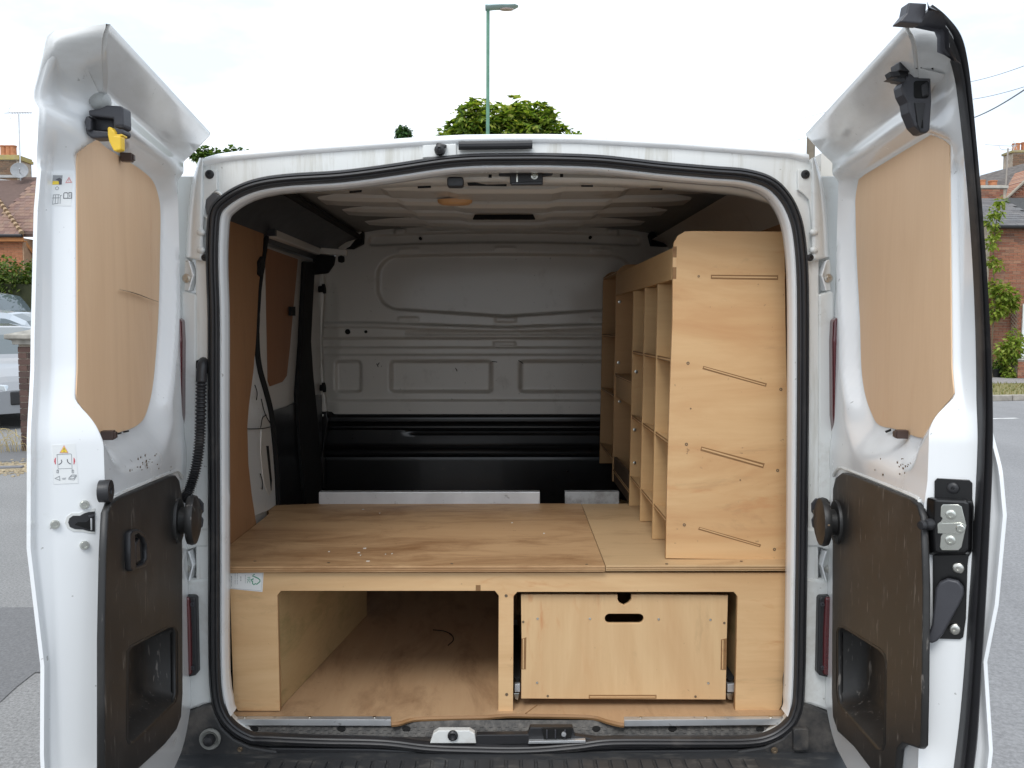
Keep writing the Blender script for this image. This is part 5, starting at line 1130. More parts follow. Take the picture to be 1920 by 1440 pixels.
def shingles(parent, name, P0, du, dv, nu, nv, w, g, m, thick=.012, skip=None):
    """courses of tiles on a slope: P0 eave corner, du along the eave, dv up the slope"""
    du, dv = V(du).normalized(), V(dv).normalized(); up = du.cross(dv).normalized()
    if up.z < 0: up.negate()
    mb = MB(); mb.hexa([(-w / 2 + .002, 0, 0), (w / 2 - .002, 0, 0), (w / 2 - .002, g * 1.25, -thick * .6), (-w / 2 + .002, g * 1.25, -thick * .6)], [(-w / 2 + .002, 0, thick), (w / 2 - .002, 0, thick), (w / 2 - .002, g * 1.25, thick * .2), (-w / 2 + .002, g * 1.25, thick * .2)])
    o = mb.build(name, m); me = o.data; bpy.data.objects.remove(o)
    R = Matrix((du, dv, up)).transposed()
    for j in range(nv):
        for i in range(nu):
            p = V(P0) + du * (i * w + (w / 2 if j % 2 else 0)) + dv * (j * g) + up * (.006 + random.uniform(0, .004))
            if skip and skip(p): continue
            o = bpy.data.objects.new(name, me); C.objects.link(o); o.location = p
            o.rotation_euler = (R @ Matrix.Rotation(random.uniform(-.012, .012), 3, 'Z')).to_euler(); adopt(o, parent)
def px_of(p): c = RM.transposed() @ (V(p) - CAMP); return 960 + FOC * c.x / -c.z, 720 - FOC * c.y / -c.z
brickproc = NM('brickwork_far'); v = brickproc.coord()
bt = brickproc.n('ShaderNodeTexBrick'); bt.inputs['Scale'].default_value = 1; bt.inputs['Brick Width'].default_value = .225; bt.inputs['Row Height'].default_value = .075; bt.inputs['Mortar Size'].default_value = .006
bt.inputs['Color1'].default_value = (.22, .085, .05, 1); bt.inputs['Color2'].default_value = (.36, .16, .09, 1); bt.inputs['Mortar'].default_value = (.42, .36, .29, 1)
brickproc.l(brickproc.coord(rot=(pi / 2, 0, 0)), bt.inputs['Vector']); brickproc.set(Base_Color=bt.outputs['Color'], Roughness=.9)

# ------------------------------------------------------------------ tiled house beyond the car park
Yh = 26.0
hs = empty('tiled_house', (-17.5, Yh + 3, 0), 'house with clay tiled roof, orange brick wall and tall sooty chimney', 'house')
eave = atY(20, 443, Yh).z; wx1 = atY(44, 460, Yh).x
mb = MB(); mb.box(-26, wx1, Yh, Yh + 8, 0, eave - .05); mb.build('wall', plain('orange_wall_mortar', (.42, .27, .17), .95), hs)
mb = MB(); mb.box(wx1, wx1 + 5, Yh + 1.6, Yh + 8, 0, eave + .4); mb.build('wall', brickproc.m, hs)
brick_wall(hs, wx1 - 1.15, wx1, atY(0, 520, Yh).z, eave - .16, Yh, orangebrick)
mb = MB(); mb.box(-26, wx1 + .12, Yh - .22, Yh - .19, eave - .17, eave + .0); mb.box(-26, wx1 + .12, Yh - .20, Yh, eave - .17, eave - .15); mb.build('fascia', plain('orange_wood', (.50, .20, .06), .6), hs)
mb = MB(); mb.tube([V((-26, Yh - .28, eave - .01)), V((wx1 + .12, Yh - .28, eave - .01))], .05, 8); mb.build('gutter', M['plastic'], hs)
a = atY(41, 443, Yh); b = atY(62, 470, Yh + .4); mb = MB(); mb.hexa([a + V((0, 0, -.12)), b + V((0, 0, -.12)), b + V((0, .04, -.12)), a + V((0, .04, -.12))], [a, b, b + V((0, .04, 0)), a + V((0, .04, 0))]); mb.build('fascia', plain('orange_wood_trim', (.50, .22, .08), .6), hs)
# main slope behind, hip slope in front
rid = atY(40, 332, Yh + 3.4)
def slope(p, q, r, s, name='roof'):
    mb = MB(); mb.prism([p, q, r, s], (0, .02, -.10)); return mb.build(name, plain('roof_bed', (.13, .085, .07), .9), hs)
e0, e1 = V((-26, Yh + .2, eave + .1)), V((wx1 + 3, Yh + .2, eave + .1 - .5)); r0, r1 = V((-26, rid.y, rid.z)), V((wx1 + 3, rid.y, rid.z))
e1 = V((wx1 + 3, Yh + .2, eave + .1)); slope(e0, e1, r1, r0)
dv = (r0 - e0).normalized()
shingles(hs, 'roof_tile', e0 + V((26 + wx1 - 1.25, 0, 0)) + dv * .1, (1, 0, 0), dv, 11, int((r0 - e0).length / .20) - 1, .165, .20, tilem, skip=lambda p: px_of(p)[0] > 72 or px_of(p)[1] > 436)
h0, h1, h2 = atY(-120, 441, Yh - .25), atY(43, 441, Yh - .25), atY(-14, 360, Yh + 1.5)
mb = MB(); mb.prism([h0, h1, h2], (0, .03, -.06)); mb.build('roof', plain('hip_bed', (.15, .095, .08), .9), hs)
hu = V((1, 0, 0)); hv = (h2 - (h0 + h1) / 2); hv.x = 0; hv.normalize()
shingles(hs, 'roof_tile', h1 + V((-1.0, 0, .01)), hu, hv, 6, 8, .165, .18, tilem, skip=lambda p: (p - h1).cross(h2 - h1).dot(hu.cross(hv)) > -.02 and True)
n_ = 12
for i in range(n_):
    p = h1.lerp(h2, (i + .3) / n_); d = (h2 - h1).normalized(); mb = MB(); mb.tube([p + V((0, -.02, .03)), p + d * .13 + V((0, -.02, .035))], lambda t: .075 - .02 * t, 8); mb.build('ridge_tile', plain('ridge_clay', (.36, .25, .15), .85) if i == 0 else bpy.data.materials['ridge_clay'], hs, True)
d_ = atY(30, 409, Yh + 1.2); mb = MB(); mb.tube([d_, d_ + V((1.4, 0, 0))], .07, 8); mb.build('ridge_tile', bpy.data.materials['ridge_clay'], hs, True)
# chimney: stack, cap, flashing, pots; aerial and dish
Yc = Yh + 3.2; A_ = lambda x, y: atY(x, y, Yc)
cx0, cx1 = A_(-14, 300).x, A_(34, 300).x; cz0, cz1 = A_(0, 352).z, A_(0, 292).z
ch = mb = MB(); mb.box(cx0, cx1, Yc + .02, Yc + .8, cz0 - .4, cz1 - .12); stack = mb.build('chimney', mortar, hs)
brick_wall(stack, cx0, cx1, cz0, cz1 - .14, Yc + .02, oldbrick)
mb = MB(); mb.box(cx0 - .05, cx1 + .05, Yc - .04, Yc + .86, cz1 - .14, cz1 - .04); mb.box(cx0 - .02, cx1 + .02, Yc - .01, Yc + .83, cz1 - .04, cz1 + .03); mb.build('chimney_cap', plain('lichen_cap', (.36, .30, .16), .95, dirt=(.45, .36, .08), dlo=.4), stack, bevel=.01)
mb = MB(); mb.box(cx0 - .03, cx1 + .03, Yc - .01, Yc + .82, A_(0, 333).z, A_(0, 328).z); mb.hexa([A_(-2, 348), A_(38, 348), A_(38, 341) + V((0, .03, 0)), A_(-2, 336) + V((0, .03, 0))], [A_(-2, 348) + V((0, -.02, 0)), A_(38, 348) + V((0, -.02, 0)), A_(36, 340), A_(-2, 335)]); mb.build('flashing', plain('lead', (.40, .40, .39), .5), stack)
for px in (-6, 4, 13):
    p = A_(px, 290) + V((0, .4, 0)); mb = MB(); mb.lathe(p + V((0, 0, -.02)), (0, 0, 1), [(.115, 0), (.10, .1), (.095, .34), (.11, .36), (.11, .40), (.08, .40), (.08, .3)], 14); mb.build('chimney_pot', terra, stack, True)
am = empty('roof_aerial', A_(36, 345), 'thin television aerial mast beside the sooty chimney', 'aerial')
alu = plain('aerial_alloy', (.62, .63, .64), .4, metal=.5)
mb = MB(); mb.tube([A_(39, 346), A_(35, 214)], .022, 6); mb.build('mast', alu, am)
mb = MB(); mb.tube([A_(8, 212), A_(60, 211)], .014, 5)
for px in range(20, 60, 5): p = A_(px, 211.5); mb.tube([p + V((0, -.14, 0)), p + V((0, .14, 0))], .008, 4)
mb.tube([A_(20, 200), A_(14, 211), A_(21, 224)], .008, 4); mb.build('aerial_rods', alu, am)
ds = empty('satellite_dish', A_(45, 323), 'small grey satellite dish fixed to the sooty chimney', 'dish')
mb = MB(); mb.lathe(A_(45, 323) + V((.02, -.3, 0)), (.35, -1, .25), [(0, -.05), (.12, -.035), (.22, -.005), (.27, .025), (.262, .03), (.2, .005), (0, -.04)], 22); mb.build('reflector', plain('dish_grey', (.30, .31, .32), .6), ds, True)
mb = MB(); mb.tube([A_(45, 327) + V((.02, -.28, 0)), A_(49, 322) + V((.12, -.62, 0))], .015, 5); mb.tube([A_(45, 323) + V((0, -.26, 0)), A_(37, 323)], .02, 5); mb.build('dish_arm', alu, ds)
# small tree-lined hedge in front of it
def leaves(mb, pts, size, droop=.3, quads=1, fan=0):
    for p, nrm in pts:
        d = V((random.gauss(0, 1), random.gauss(0, 1), random.gauss(0, .5) - droop)) * .6 + nrm * .8; d.normalize(); sd_ = d.cross(V((random.gauss(0, .4), random.gauss(0, .4), 1))).normalized()
        for q in range(max(1, fan)):
            if fan: a = (q - (fan - 1) / 2) * .62; dd = (d * math.cos(a) + sd_ * math.sin(a)).normalized(); ss = sd_ * math.cos(a) - d * math.sin(a)
            else: dd, ss = d, sd_
            l = size * random.uniform(.65, 1.25); wd = l * (.24 if fan else .32); up = dd.cross(ss)
            mb.add([p, p + dd * l * .45 + ss * wd + up * .05 * l, p + dd * l - V((0, 0, l * .22)), p + dd * l * .45 - ss * wd + up * .05 * l], [(0, 1, 2, 3)])
def blob_pts(blobs, n):
    wts = [r * r for c, r in blobs]; out = []
    while len(out) < n:
        c, r = random.choices(blobs, wts)[0]; d = V((random.gauss(0, 1), random.gauss(0, 1), random.gauss(0, 1))).normalized(); rad = r * random.uniform(.55, 1.05) * (1 + .18 * math.sin(d.x * 7 + c.x) * math.sin(d.z * 9 + c.y))
        out.append((V(c) + d * rad, d))
    return out
hedgem = leafmat('hedge_leaf', [(.035, .065, .012), (.07, .12, .02), (.13, .19, .035), (.20, .24, .05)])
mb = MB(); random.seed(21); Yg = 20.5; bl = [(atY(x, y, Yg) + V((0, random.uniform(-.3, .3), 0)), random.uniform(.30, .46)) for x in range(-60, 100, 12) for y in (515, 528)]
leaves(mb, blob_pts(bl, 5200), .10); hd = empty('hedge', (-11.9, Yg, 0), 'leafy garden hedge below the orange brick wall', 'hedge'); mb.build('foliage', hedgem, hd)
mb = MB(); mb.box(-12.8, -10.6, Yg - .35, Yg + .35, 0, atY(0, 534, Yg).z); mb.build('hedge_core', plain('hedge_twigs', (.035, .04, .015), .9), hd)

# ------------------------------------------------------------------ cars in the car park
glass = NM('car_glass').set(Base_Color=(.10, .125, .135), Roughness=.04, Specular_IOR_Level=.6, Coat_Weight=.3).m
tyre = M['rubber']; alloy = plain('wheel_alloy', (.5, .5, .5), .35, metal=.8)
lampm = NM('headlamp_lens').set(Base_Color=(.62, .66, .68), Roughness=.05, Metallic=.35, Coat_Weight=1.0).m
def car(name, loc, rot, paintm, label, L_=4.3, H=1.55, hood=.95, van_=False):
    root = empty(name, loc, label, 'van' if van_ else 'car', None); R = Matrix.Rotation(rot, 3, 'Z')
    T = lambda p: R @ V(p) + V(loc)
    hl = L_ / 2
    if van_: prof = [(-hl, .55, .35), (-hl + .03, 1.0, 1.9), (-hl + .1, 1.05, H - .05), (-hl + .4, 1.06, H), (.6, 1.06, H), (1.1, 1.05, H - .08), (1.65, 1.03, 1.45), (1.95, 1.0, 1.22), (hl - .12, .9, .95), (hl, .62, .55)]
    else: prof = [(-hl, .62, .70), (-hl + .05, .85, .95), (-hl + .18, .95, 1.12), (-hl + .45, .95, H - .12), (-hl + .8, .94, H - .02), (-.2, .93, H), (.35, .92, H - .05), (.72, .91, H - .20), (1.12, .90, hood + .08), (1.25, .88, hood + .02), (hl - .5, .80, hood - .08), (hl - .16, .70, hood - .20), (hl - .03, .60, .62), (hl, .55, .50)]
    xs = [-hl + L_ * i / 44 for i in range(45)]
    rows = []
    for x in xs:
        belt = interp([(p[0], p[1]) for p in prof], x); top = max(interp([(p[0], p[2]) for p in prof], x), belt + .015)
        wd = .86 * (1 - .16 * sm(hl - .75, hl, abs(x)) * (1 if x > 0 else .6)); wr = wd * (1 - .24 * min(1, max(0, top - belt) / .55))
        half = [(wd * .90, .24), (wd * .985, .34), (wd, .55), (wd * .985, min(belt, top) - .06), (wd * .965, belt), (wr + .012, lerp(belt, top, .86)), (wr - .05, top - .015), (wr * .55, top + .012)]
        rows.append([T((x, -a, z)) for a, z in half] + [T((x, a, z)) for a, z in reversed(half)])
    body = MB(); win = {'side_window': MB(), 'windscreen': MB()}; n = 16
    for i in range(44):
        xm = (xs[i] + xs[i + 1]) / 2; belt = interp([(p[0], p[1]) for p in prof], xm); top = interp([(p[0], p[2]) for p in prof], xm)
        for j in range(15):
            q = [rows[i][j], rows[i + 1][j], rows[i + 1][j + 1], rows[i][j + 1]]
            tgt = body
            if j in (4, 10) and top - belt > .22 and (xm < (1.0 if not van_ else 1.4)) and abs(((xm + hl) % .95) - .5) > .06 and (not van_ or xm > .5): tgt = win['side_window']
            if j in (6, 7, 8) and ((.40 < xm < 1.10) if not van_ else (1.12 < xm < 1.75)): tgt = win['windscreen']
            tgt.add(q, [(0, 1, 2, 3)])
    for e in (0, 44): body.add(rows[e], [tuple(range(16))])
    body.build('car_body', paintm, root, True, angle=40)
    for nm, m_ in win.items():
        if m_.f: m_.build(nm, glass, root, True, angle=40)
    for x in (-hl + .85, hl - .88):
        for s in (-1, 1):
            c = T((x, s * .80, .32)); ax = R @ V((0, s, 0))
            mb = MB(); mb.lathe(c, ax, [(.34, -.16), (.40, -.14), (.40, .061), (.36, .064), (0, .058)], 24); mb.build('wheel_arch', M['hole'], root)
            mb = MB(); mb.lathe(c, ax, [(.2, -.1), (.31, -.09), (.325, -.05), (.325, .05), (.30, .075), (.22, .07)], 24); wl = mb.build('wheel', tyre, root, True)
            mb = MB(); mb.lathe(c, ax, [(.22, .06), (.215, .085), (.14, .07), (.05, .085), (0, .09)], 20); mb.build('rim', alloy, wl, True)
    for s in (-1, 1):
        mb = MB(); P_ = [T((hl - .42, s * .845, .74)), T((hl - .16, s * .74, .70)), T((hl + .005, s * .50, .655)), T((hl + .012, s * .48, .56)), T((hl - .12, s * .735, .56)), T((hl - .40, s * .862, .62))]
        mb.prism(P_, R @ V((-.06, -s * .08, 0))); mb.build('headlight', lampm, root, bevel=.015)
        mb = MB(); mb.obox(T((hl - .10, s * .62, .37)), R @ V((.04, s * -.07, 0)), R @ V((.02, s * .14, 0)).normalized() * .03, V((0, 0, .045))); mb.build('fog_light', M['plastic'], root, bevel=.02)
        mb = MB(); mb.obox(T((.80, s * .98, hood + .12)), R @ V((.05, 0, 0)), R @ V((0, .11, 0)), V((0, 0, .07))); mb.build('door_mirror', paintm, root, bevel=.03)
    mb = MB(); mb.obox(T((hl + .0, 0, .46)), R @ V((.02, 0, 0)), R @ V((0, .42, 0)), V((0, 0, .10))); mb.build('grille', M['plastic'], root, bevel=.02)
    return root
silver = NM('silver_car_paint').set(Base_Color=(.27, .28, .295), Metallic=.25, Roughness=.3, Coat_Weight=1.0).m
wcar = NM('white_car_paint').set(Base_Color=(.74, .76, .78), Roughness=.25, Coat_Weight=1.0).m
dk = NM('blue_grey_car_paint').set(Base_Color=(.36, .40, .44), Metallic=.2, Roughness=.3, Coat_Weight=1.0).m
fc = G(52, 806); car('parked_car', (fc.x - 1.55, fc.y + 1.75, 0), math.radians(-42), silver, 'silver hatchback parked with its headlight behind the brick pillar')
fc = atY(20, 600, 16.2); car('parked_car', (fc.x - .2, 16.8, 0), math.radians(-12), dk, 'tall pale people carrier with dark side windows behind silver hatchback', L_=4.5, H=1.82, hood=1.05)
fc = atY(20, 560, 19.0); car('parked_van', (fc.x - 1.2, 19.0, 0), math.radians(-4), wcar, 'white van parked in front of the hedge', L_=5.2, H=2.28, hood=1.1, van_=True)
# brick gate pillar with a stone cap, dry weeds at its foot
Yp = G(42, 846).y; gp = empty('gate_pillar', (atY(52, 846, Yp).x, Yp, 0), 'dark brick gate pillar with a stone cap beside the car park', 'pillar')
x0 = atY(35, 700, Yp).x; zt_ = atY(40, 646, Yp).z; mb = MB(); mb.box(x0 + .004, x0 + .44, Yp + .012, Yp + .44, 0, zt_); mb.build('pillar_core', mortar, gp)
brick_wall(gp, x0, x0 + .45, 0, zt_, Yp + .012, varied('dark_brick', [(.055, .036, .032), (.10, .06, .05), (.13, .075, .06), (.08, .055, .048)]), .006)
mb = MB(); c_ = V((x0 + .225, Yp + .225, zt_)); mb.rings([[c_ + V((sx * h, sy * h, z)) for sx, sy in ((-1, -1), (1, -1), (1, 1), (-1, 1))] for h, z in ((.27, 0), (.27, .05), (.33, .07), (.33, .12), (.05, .20))]); mb.build('pillar_cap', plain('weathered_stone', (.36, .34, .30), .95, var=.3, bump=.4, bscale=40), gp, bevel=.01)
mb = MB(); random.seed(9)
for i in range(26):
    p = V((x0 - .05 + random.gauss(0, .12), Yp - .05 + random.gauss(0, .06), 0)); a = random.uniform(0, 6.28); l = random.uniform(.1, .42); mb.tube(catmull([tuple(p), tuple(p + V((math.cos(a) * l * .3, -abs(math.sin(a)) * l * .2, l * .7))), tuple(p + V((math.cos(a) * l, -abs(math.sin(a)) * l * .5, l * .5)))], 4), .003, 3)
mb.build('dry_stem', plain('straw', (.45, .36, .17), .9), tag(empty('dry_weed', (x0, Yp, 0), 'dry straw coloured weeds at the foot of the gate pillar', 'weed')), kind='stuff')

# ------------------------------------------------------------------ brick house across the road
Yb = 24.0; HB = lambda x, y, d=0: atY(x, y, Yb + d)
bh = empty('brick_house', (17, Yb, 0), 'red brick house with slate roofs and chimneys across the road', 'house')
bx0 = HB(1851, 600).x; ez = HB(1900, 424).z
mb = MB(); mb.box(bx0, bx0 + 9, Yb + .012, Yb + 6, 0, ez); mb.build('wall', mortar, bh)
brick_wall(bh, bx0, bx0 + 1.32, .13, ez - .02, Yb + .012, brickm)
mb = MB(); mb.box(bx0 + 1.34, bx0 + 9, Yb - .004, Yb + .006, .1, ez); mb.build('brickwork', brickproc.m, bh)
# lean-to slates
e0 = V((bx0 - .10, Yb - .18, ez - .02)); top = HB(1880, 371, 2.3); dv = V((0, top.y - e0.y, top.z - e0.z)); ln = dv.length; dv.normalize()
mb = MB(); mb.prism([e0, e0 + V((9.2, 0, 0)), e0 + V((9.2, 0, 0)) + dv * ln, e0 + dv * ln], (0, .02, -.07)); mb.build('roof', plain('slate_bed', (.06, .06, .06), .9), bh)
shingles(bh, 'roof_slate', e0 + V((.12, 0, .01)), (1, 0, 0), dv, 6, int(ln / .20), .26, .20, slatem, .010)
mb = MB(); mb.tube([e0 + V((0, -.05, -.02)), e0 + V((9, -.05, -.02))], .05, 8); mb.build('gutter', M['plastic'], bh)
# gable and main roof further back
gz = HB(1900, 372, 3).z; g0 = HB(1884, 372, 3); g1 = HB(1925, 335, 3)
mb = MB(); mb.prism([V((g0.x - .3, Yb + 3, gz - 2)), V((g0.x + 6, Yb + 3, gz - 2)), V((g0.x + 6, Yb + 3, gz)), HB(1960, 308, 3), g1, g0], (0, 4, 0)); mb.build('wall', brickproc.m, bh)
brick_wall(bh, g0.x + .1, g0.x + .82, gz - .35, HB(1912, 347, 3).z, Yb + 2.995, brickm, skip=lambda x, z: z > gz + (x - .12 - g0.x) * (g1.z - gz) / (g1.x - g0.x) - .08)
r0, r1, r2, r3 = HB(1846, 347, 3.6), HB(1884, 374, 2.9), HB(1925, 336, 2.9), HB(1846, 325, 5.0)
mb = MB(); mb.prism([HB(1838, 350, 3.4), r1, HB(1960, 304, 2.9), HB(1932, 303, 5.2), HB(1838, 329, 5.2)], (0, .05, -.10)); mb.build('roof', plain('brown_slate_roof', (.13, .115, .105), .85, var=.35, scale=9, bump=.6, bscale=26), bh)
mb = MB(); mb.tube([r1 + V((0, -.08, .02)), HB(1960, 304, 2.85) + V((0, 0, .02))], .045, 6); mb.build('verge', plain('verge_mortar', (.34, .30, .24), .9), bh)
# small stack with two pots, big stack with pot and aerial
def stack_(x0, x1, y0, y1, d, bm_, pots, mat_):
    a, b = HB(x0, y1, d), HB(x1, y0, d); mb = MB(); mb.box(a.x, b.x, a.y + .012, a.y + .6, a.z - .5, b.z); o = mb.build('chimney', mortar, bh)
    brick_wall(o, a.x, b.x, a.z - .1, b.z - .10, a.y + .012, bm_)
    mb = MB(); mb.box(a.x - .05, b.x + .05, a.y - .04, a.y + .65, b.z - .10, b.z - .02); mb.build('chimney_cap', mat_, o, bevel=.01)
    for px, py in pots:
        p = HB(px, py, d) + V((0, .3, 0)); h = max(.2, p.z - b.z); mb = MB(); mb.lathe(V((p.x, p.y, b.z - .03)), (0, 0, 1), [(.125, 0), (.12, h * .8), (.135, h * .85), (.135, h), (.1, h), (.1, h * .6)], 14); mb.build('chimney_pot', terra, o, True)
    return o
stack_(1840, 1887, 347, 376, 2.2, brickm, [(1850, 333), (1872, 334)], render_)
stack_(1899, 1940, 281, 316, 6.0, oldbrick, [(1915, 264), (1932, 262)], plain('mossy_cap', (.30, .26, .17), .95, dirt=(.35, .30, .08), dlo=.4))
aa = empty('roof_aerial', HB(1886, 345, 3.2), 'spiky television aerial on a pole above the slate roof', 'aerial')
mb = MB(); mb.tube([HB(1886, 348, 3.2), HB(1890, 278, 3.2)], .025, 6); mb.build('mast', plain('rusty_pole', (.38, .34, .30), .6, metal=.4), aa)
mb = MB(); mb.tube([HB(1847, 271, 3.2), HB(1875, 273, 3.2), HB(1902, 274, 3.2)], .010, 5); mb.tube(catmull([tuple(HB(x, y, 3.2)) for x, y in ((1874, 273), (1876, 279), (1886, 281), (1897, 279), (1900, 274))], 4), .008, 4)
for q in (((1900, 264), (1907, 280)), ((1905, 264), (1900, 282)), ((1896, 273), (1908, 272))): mb.tube([HB(*q[0], 3.2), HB(*q[1], 3.2)], .010, 4)
mb.build('aerial_rods', alu, aa)
# doorway edge, brick pier, trellis, pot, climbers
mb = MB(); a = HB(1913, 655); mb.box(a.x, a.x + .9, Yb - .06, Yb - .012, .1, HB(1915, 570).z); mb.build('door_surround', plain('white_joinery', (.72, .74, .74), .5), bh)
mb = MB(); mb.box(a.x + .10, a.x + .8, Yb - .08, Yb - .064, .1, HB(1915, 580).z); mb.build('door', plain('dark_door', (.05, .05, .055), .4), bh)
pr_ = empty('brick_pier', (HB(1915, 715, -1).x + .2, Yb - 1, .1), 'low brick pier standing in front of the house doorway', 'pier')
a = atY(1908, 716, Yb - 1.0); z_ = atY(1908, 676, Yb - 1.0).z; mb = MB(); mb.box(a.x + .01, a.x + .45, Yb - .985, Yb - .6, .1, z_); mb.build('pier_core', mortar, pr_); brick_wall(pr_, a.x, a.x + .45, .11, z_, Yb - .985, brickm)
mb = MB(); mb.box(a.x - .03, a.x + .48, Yb - 1.03, Yb - .57, z_ + .005, z_ + .05); mb.build('pier_cap', render_, pr_, bevel=.008)
tl = empty('trellis', HB(1903, 640, -.06), 'brown diamond trellis strip fixed on the brick wall', 'trellis')
wood = plain('trellis_wood', (.20, .15, .11), .85)
for i in range(7):
    y0 = 572 + i * 7.5
    for q in (((1895, y0), (1908, y0 + 17)), ((1908, y0), (1895, y0 + 17))):
        p0, p1 = HB(*q[0], -.05), HB(*q[1], -.05); d = (p1 - p0) / 2; mb = MB(); mb.obox((p0 + p1) / 2 + V((0, -.012 * (q[0][0] < 1900), 0)), d, V((0, .006, 0)), d.cross(V((0, 1, 0))).normalized() * .011); mb.build('slat', wood, tl)
pt_ = empty('planter', atY(1872, 713, Yb - .5), 'black tub planter against the brick house wall', 'planter')
a = atY(1862, 713, Yb - .55); b = atY(1884, 691, Yb - .55); mb = MB(); cx = (a.x + b.x) / 2; r = (b.x - a.x) / 2; mb.lathe(V((cx, Yb - .4, .11)), (0, 0, 1), [(r * .82, 0), (r, b.z - .16), (r * 1.06, b.z - .15), (r * 1.06, b.z - .11), (r * .9, b.z - .11), (r * .88, b.z - .2)], 18); mb.build('tub', M['plastic'], pt_, True)
lime = leafmat('lime_leaf', [(.12, .19, .025), (.20, .29, .04), (.30, .38, .06), (.38, .42, .10)], .45)
deep = leafmat('deep_leaf', [(.04, .09, .015), (.09, .16, .03), (.16, .25, .045)], .4)
def shrub(name, cl, n, size, label, stems, d=-.45, mat_=None, cat='shrub'):
    bl = [(atY(x, y, Yb + d + random.uniform(-.15, .15)), r) for x, y, r in cl]; root = empty(name, (bl[-1][0].x, Yb + d, .1), label, cat)
    mb = MB(); leaves(mb, blob_pts(bl, n), size, .5); mb.build('foliage', mat_ or lime, root)
    mb = MB()
    for st in stems: mb.tube(catmull([tuple(atY(x, y, Yb + d)) for x, y in st], 4), lambda t: .022 - .012 * t, 5)
    mb.build('stem', plain('shrub_bark', (.14, .11, .07), .9), root, True)
random.seed(31)
shrub('climbing_shrub', [(1877, 378, .12), (1868, 396, .16), (1862, 414, .18), (1866, 440, .14), (1858, 455, .16), (1872, 497, .12), (1860, 490, .12), (1862, 538, .20), (1878, 545, .24), (1893, 556, .24), (1885, 572, .22), (1868, 580, .22), (1902, 570, .10), (1862, 592, .12)], 1500, .13, 'tall lime green shrub reaching up the brick wall to the slate roof', [[(1862, 712), (1860, 640), (1866, 560), (1862, 480), (1872, 385)], [(1866, 600), (1884, 560)]])
shrub('bushy_shrub', [(1903, 632, .18), (1898, 650, .24), (1888, 664, .26), (1905, 668, .18), (1895, 690, .20), (1880, 655, .16), (1893, 704, .18), (1905, 700, .15)], 1300, .12, 'bushy lime green shrub beside the brick pier', [[(1895, 713), (1896, 690), (1890, 650)], [(1896, 690), (1905, 640)]], -.8)
shrub('planter_plant', [(1866, 688, .12), (1874, 684, .14), (1882, 690, .10)], 260, .10, 'small dark leafy plant growing in the black tub', [[(1872, 695), (1872, 682)]], -.45, deep, 'plant')

# ------------------------------------------------------------------ street lamp, trees, pole, wires beyond the van
Yl = 17.3; lp_ = atY(913, 200, Yl); sl = empty('street_lamp', (lp_.x, Yl, 0), 'green steel street lamp column rising behind the van roof', 'street lamp')
gs = plain('green_grey_paint', (.12, .265, .185), .5, var=.15); mb = MB(); t_ = atY(915, 16, Yl)
mb.tube([(lp_.x, Yl, 0), (lp_.x, Yl, 1.2), (lp_.x, Yl, 1.25), (t_.x, Yl, t_.z)], lambda t: .085 if t < .4 else .040 - .006 * t, 14); mb.build('column', gs, sl, True)
mb = MB(); hd_ = [(910, 9, 19), (916, 9.5, 19), (925, 9.5, 17.5), (940, 8.6, 17), (955, 8.4, 17.5), (965, 9, 15.5), (972, 11, 12.5)]
mb.rings([[atY(x, lerp(a, b, .5 - .5 * math.cos(q)), Yl) + V((0, .13 * math.sin(q) * (1 if x < 968 else .4), 0)) for q in [2 * pi * i / 12 for i in range(12)]] for x, a, b in hd_]); mb.build('lamp_head', plain('pale_lamp_grey', (.36, .48, .47), .45), sl, True)
mb = MB(); mb.rings([[atY(950 + 13 * math.cos(q), 17.2, Yl) + V((0, .08 * math.sin(q), dz)) for q in [2 * pi * i / 14 for i in range(14)]] for dz in (.005, -.012)]); mb.build('lamp_lens', plain('pinkish_lens', (.62, .50, .45), .2), sl, True)
bark = plain('tree_bark', (.13, .10, .075), .95, var=.3, bump=.5, bscale=30)
def tree(name, px_blobs, Yt, n, size, label, mat_, fan=0, trunk=True, inner=True, depth=1.0):
    sc_ = Yt / FOC
    bl = []
    for x, y, r in px_blobs:
        c = atY(x, y, Yt); bl.append((c + V((0, random.uniform(-.5, .5) * depth, 0)), r * sc_))
    cx = sum(b[0].x for b in bl) / len(bl); root = empty(name, (cx, Yt, 0), label, 'tree')
    mb = MB(); leaves(mb, blob_pts(bl, n), size, .7, fan=fan); mb.build('crown', mat_, root)
    mb = MB(); zt = max(b[0].z for b in bl) - .8
    mb.tube(catmull([(cx, Yt, 0), (cx + .1, Yt, zt * .3), (cx - .05, Yt, zt * .65), (cx, Yt, zt)], 5), lambda t: .30 * (1 - t) ** .7 * (zt / 10) + .03, 9); mb.build('trunk', bark, root, True)
    mb = MB()
    for c, r in bl: s_ = V((cx, Yt, max(1.5, c.z - 2.2 - r))); mb.tube(catmull([tuple(s_), tuple(s_.lerp(c, .5) + V((0, 0, -.15))), tuple(c + V((0, 0, r * .5)))], 4), lambda t: .07 * (1 - t) + .012, 5)
    mb.build('branch', bark, root, True, kind='stuff'); return root
random.seed(41)
ch_leaf = leafmat('chestnut_leaf', [(.03, .06, .012), (.10, .18, .025), (.22, .33, .045), (.33, .44, .07), (.50, .50, .12)], .5)
bb = [(893, 212, 26), (880, 228, 30), (908, 236, 30), (930, 215, 24), (940, 240, 32), (972, 200, 22), (968, 225, 30), (990, 240, 32), (1012, 208, 22), (1018, 225, 27), (1030, 246, 26), (860, 246, 26), (838, 256, 20), (1050, 254, 18), (915, 262, 34), (960, 265, 36), (1000, 268, 34), (870, 268, 30)]
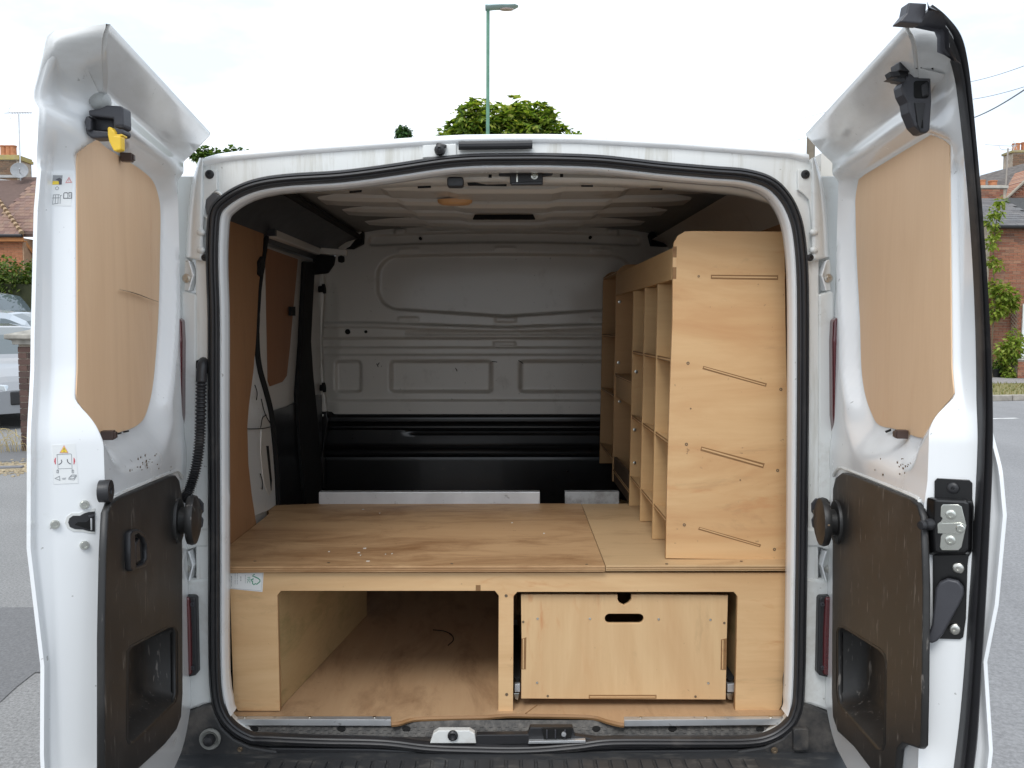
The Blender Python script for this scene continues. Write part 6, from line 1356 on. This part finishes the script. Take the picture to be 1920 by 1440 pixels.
bb += [(x, y, 40) for y in (300, 350, 400) for x in (830, 880, 930, 980, 1030, 1070)]
tree('chestnut_tree', bb, 34, 5200, .28, 'broad chestnut tree with lobed crown behind the street lamp', ch_leaf, fan=5)
tree('young_tree', [(1078, 256, 9), (1070, 262, 9), (1088, 259, 7), (1076, 275, 12)], 36, 700, .22, 'small green treetop just beside the chestnut crown', ch_leaf)
tree('ivy_stump', [(752, 244, 8), (757, 252, 11), (760, 246, 8), (768, 249, 5), (752, 262, 11), (756, 280, 13)], 30, 1500, .13, 'dark ivy covered trunk top with a drooping tip showing over the roof', leafmat('ivy_leaf', [(.02, .06, .02), (.05, .12, .035), (.09, .18, .05)], .3))
tree('hedge_tree', [(377, 293, 9), (390, 289, 9), (402, 287, 8), (412, 292, 7), (424, 291, 8), (440, 287, 8), (452, 286, 7), (462, 289, 5), (430, 300, 14), (395, 303, 14)], 30, 1700, .16, 'low green treetops showing over the roof beside the hinge', deep)
tp = empty('telegraph_pole', (atY(1521, 280, 21).x, 21, 0), 'brown wooden telegraph pole half hidden behind the open door', 'pole')
q = atY(1521, 248, 21); mb = MB(); mb.tube([(q.x, 21, 0), (q.x, 21, q.z)], .10, 10); mb.build('pole_shaft', plain('pole_wood', (.20, .17, .13), .9, bump=.4, bscale=40), tp, True)
cm = plain('cable_sheath', (.16, .17, .19), .6)
for (a, b, Y1, Y2, r, lab) in (((1838, 205), (1990, 120), 14, 9, .010, 'thick overhead cable climbing steeply past the open door'), ((1833, 142), (2000, 92), 18, 14, .006, 'thin overhead wire, highest of those past the open door'), ((1834, 176), (2000, 136), 18, 14, .006, 'thin overhead wire just above the thick cable'),
                               ((1290, 266), (1600, 196), 34, 20, .0045, 'faint overhead wire sloping behind the door above the roof'), ((1380, 274), (1600, 240), 34, 20, .0045, 'faint overhead wire lowest above the van roof')):
    p, q = atY(*a, Y1), atY(*b, Y2); e = (p - q) * .6
    if a[0] > 1800: p = p + e
    mb = MB(); pts = [p.lerp(q, i / 16) - V((0, 0, .10 * math.sin(pi * i / 16))) for i in range(17)]; mb.tube(pts, r, 5); o = mb.build('overhead_wire', cm); tag(o, lab, 'wire', 'overhead wires')
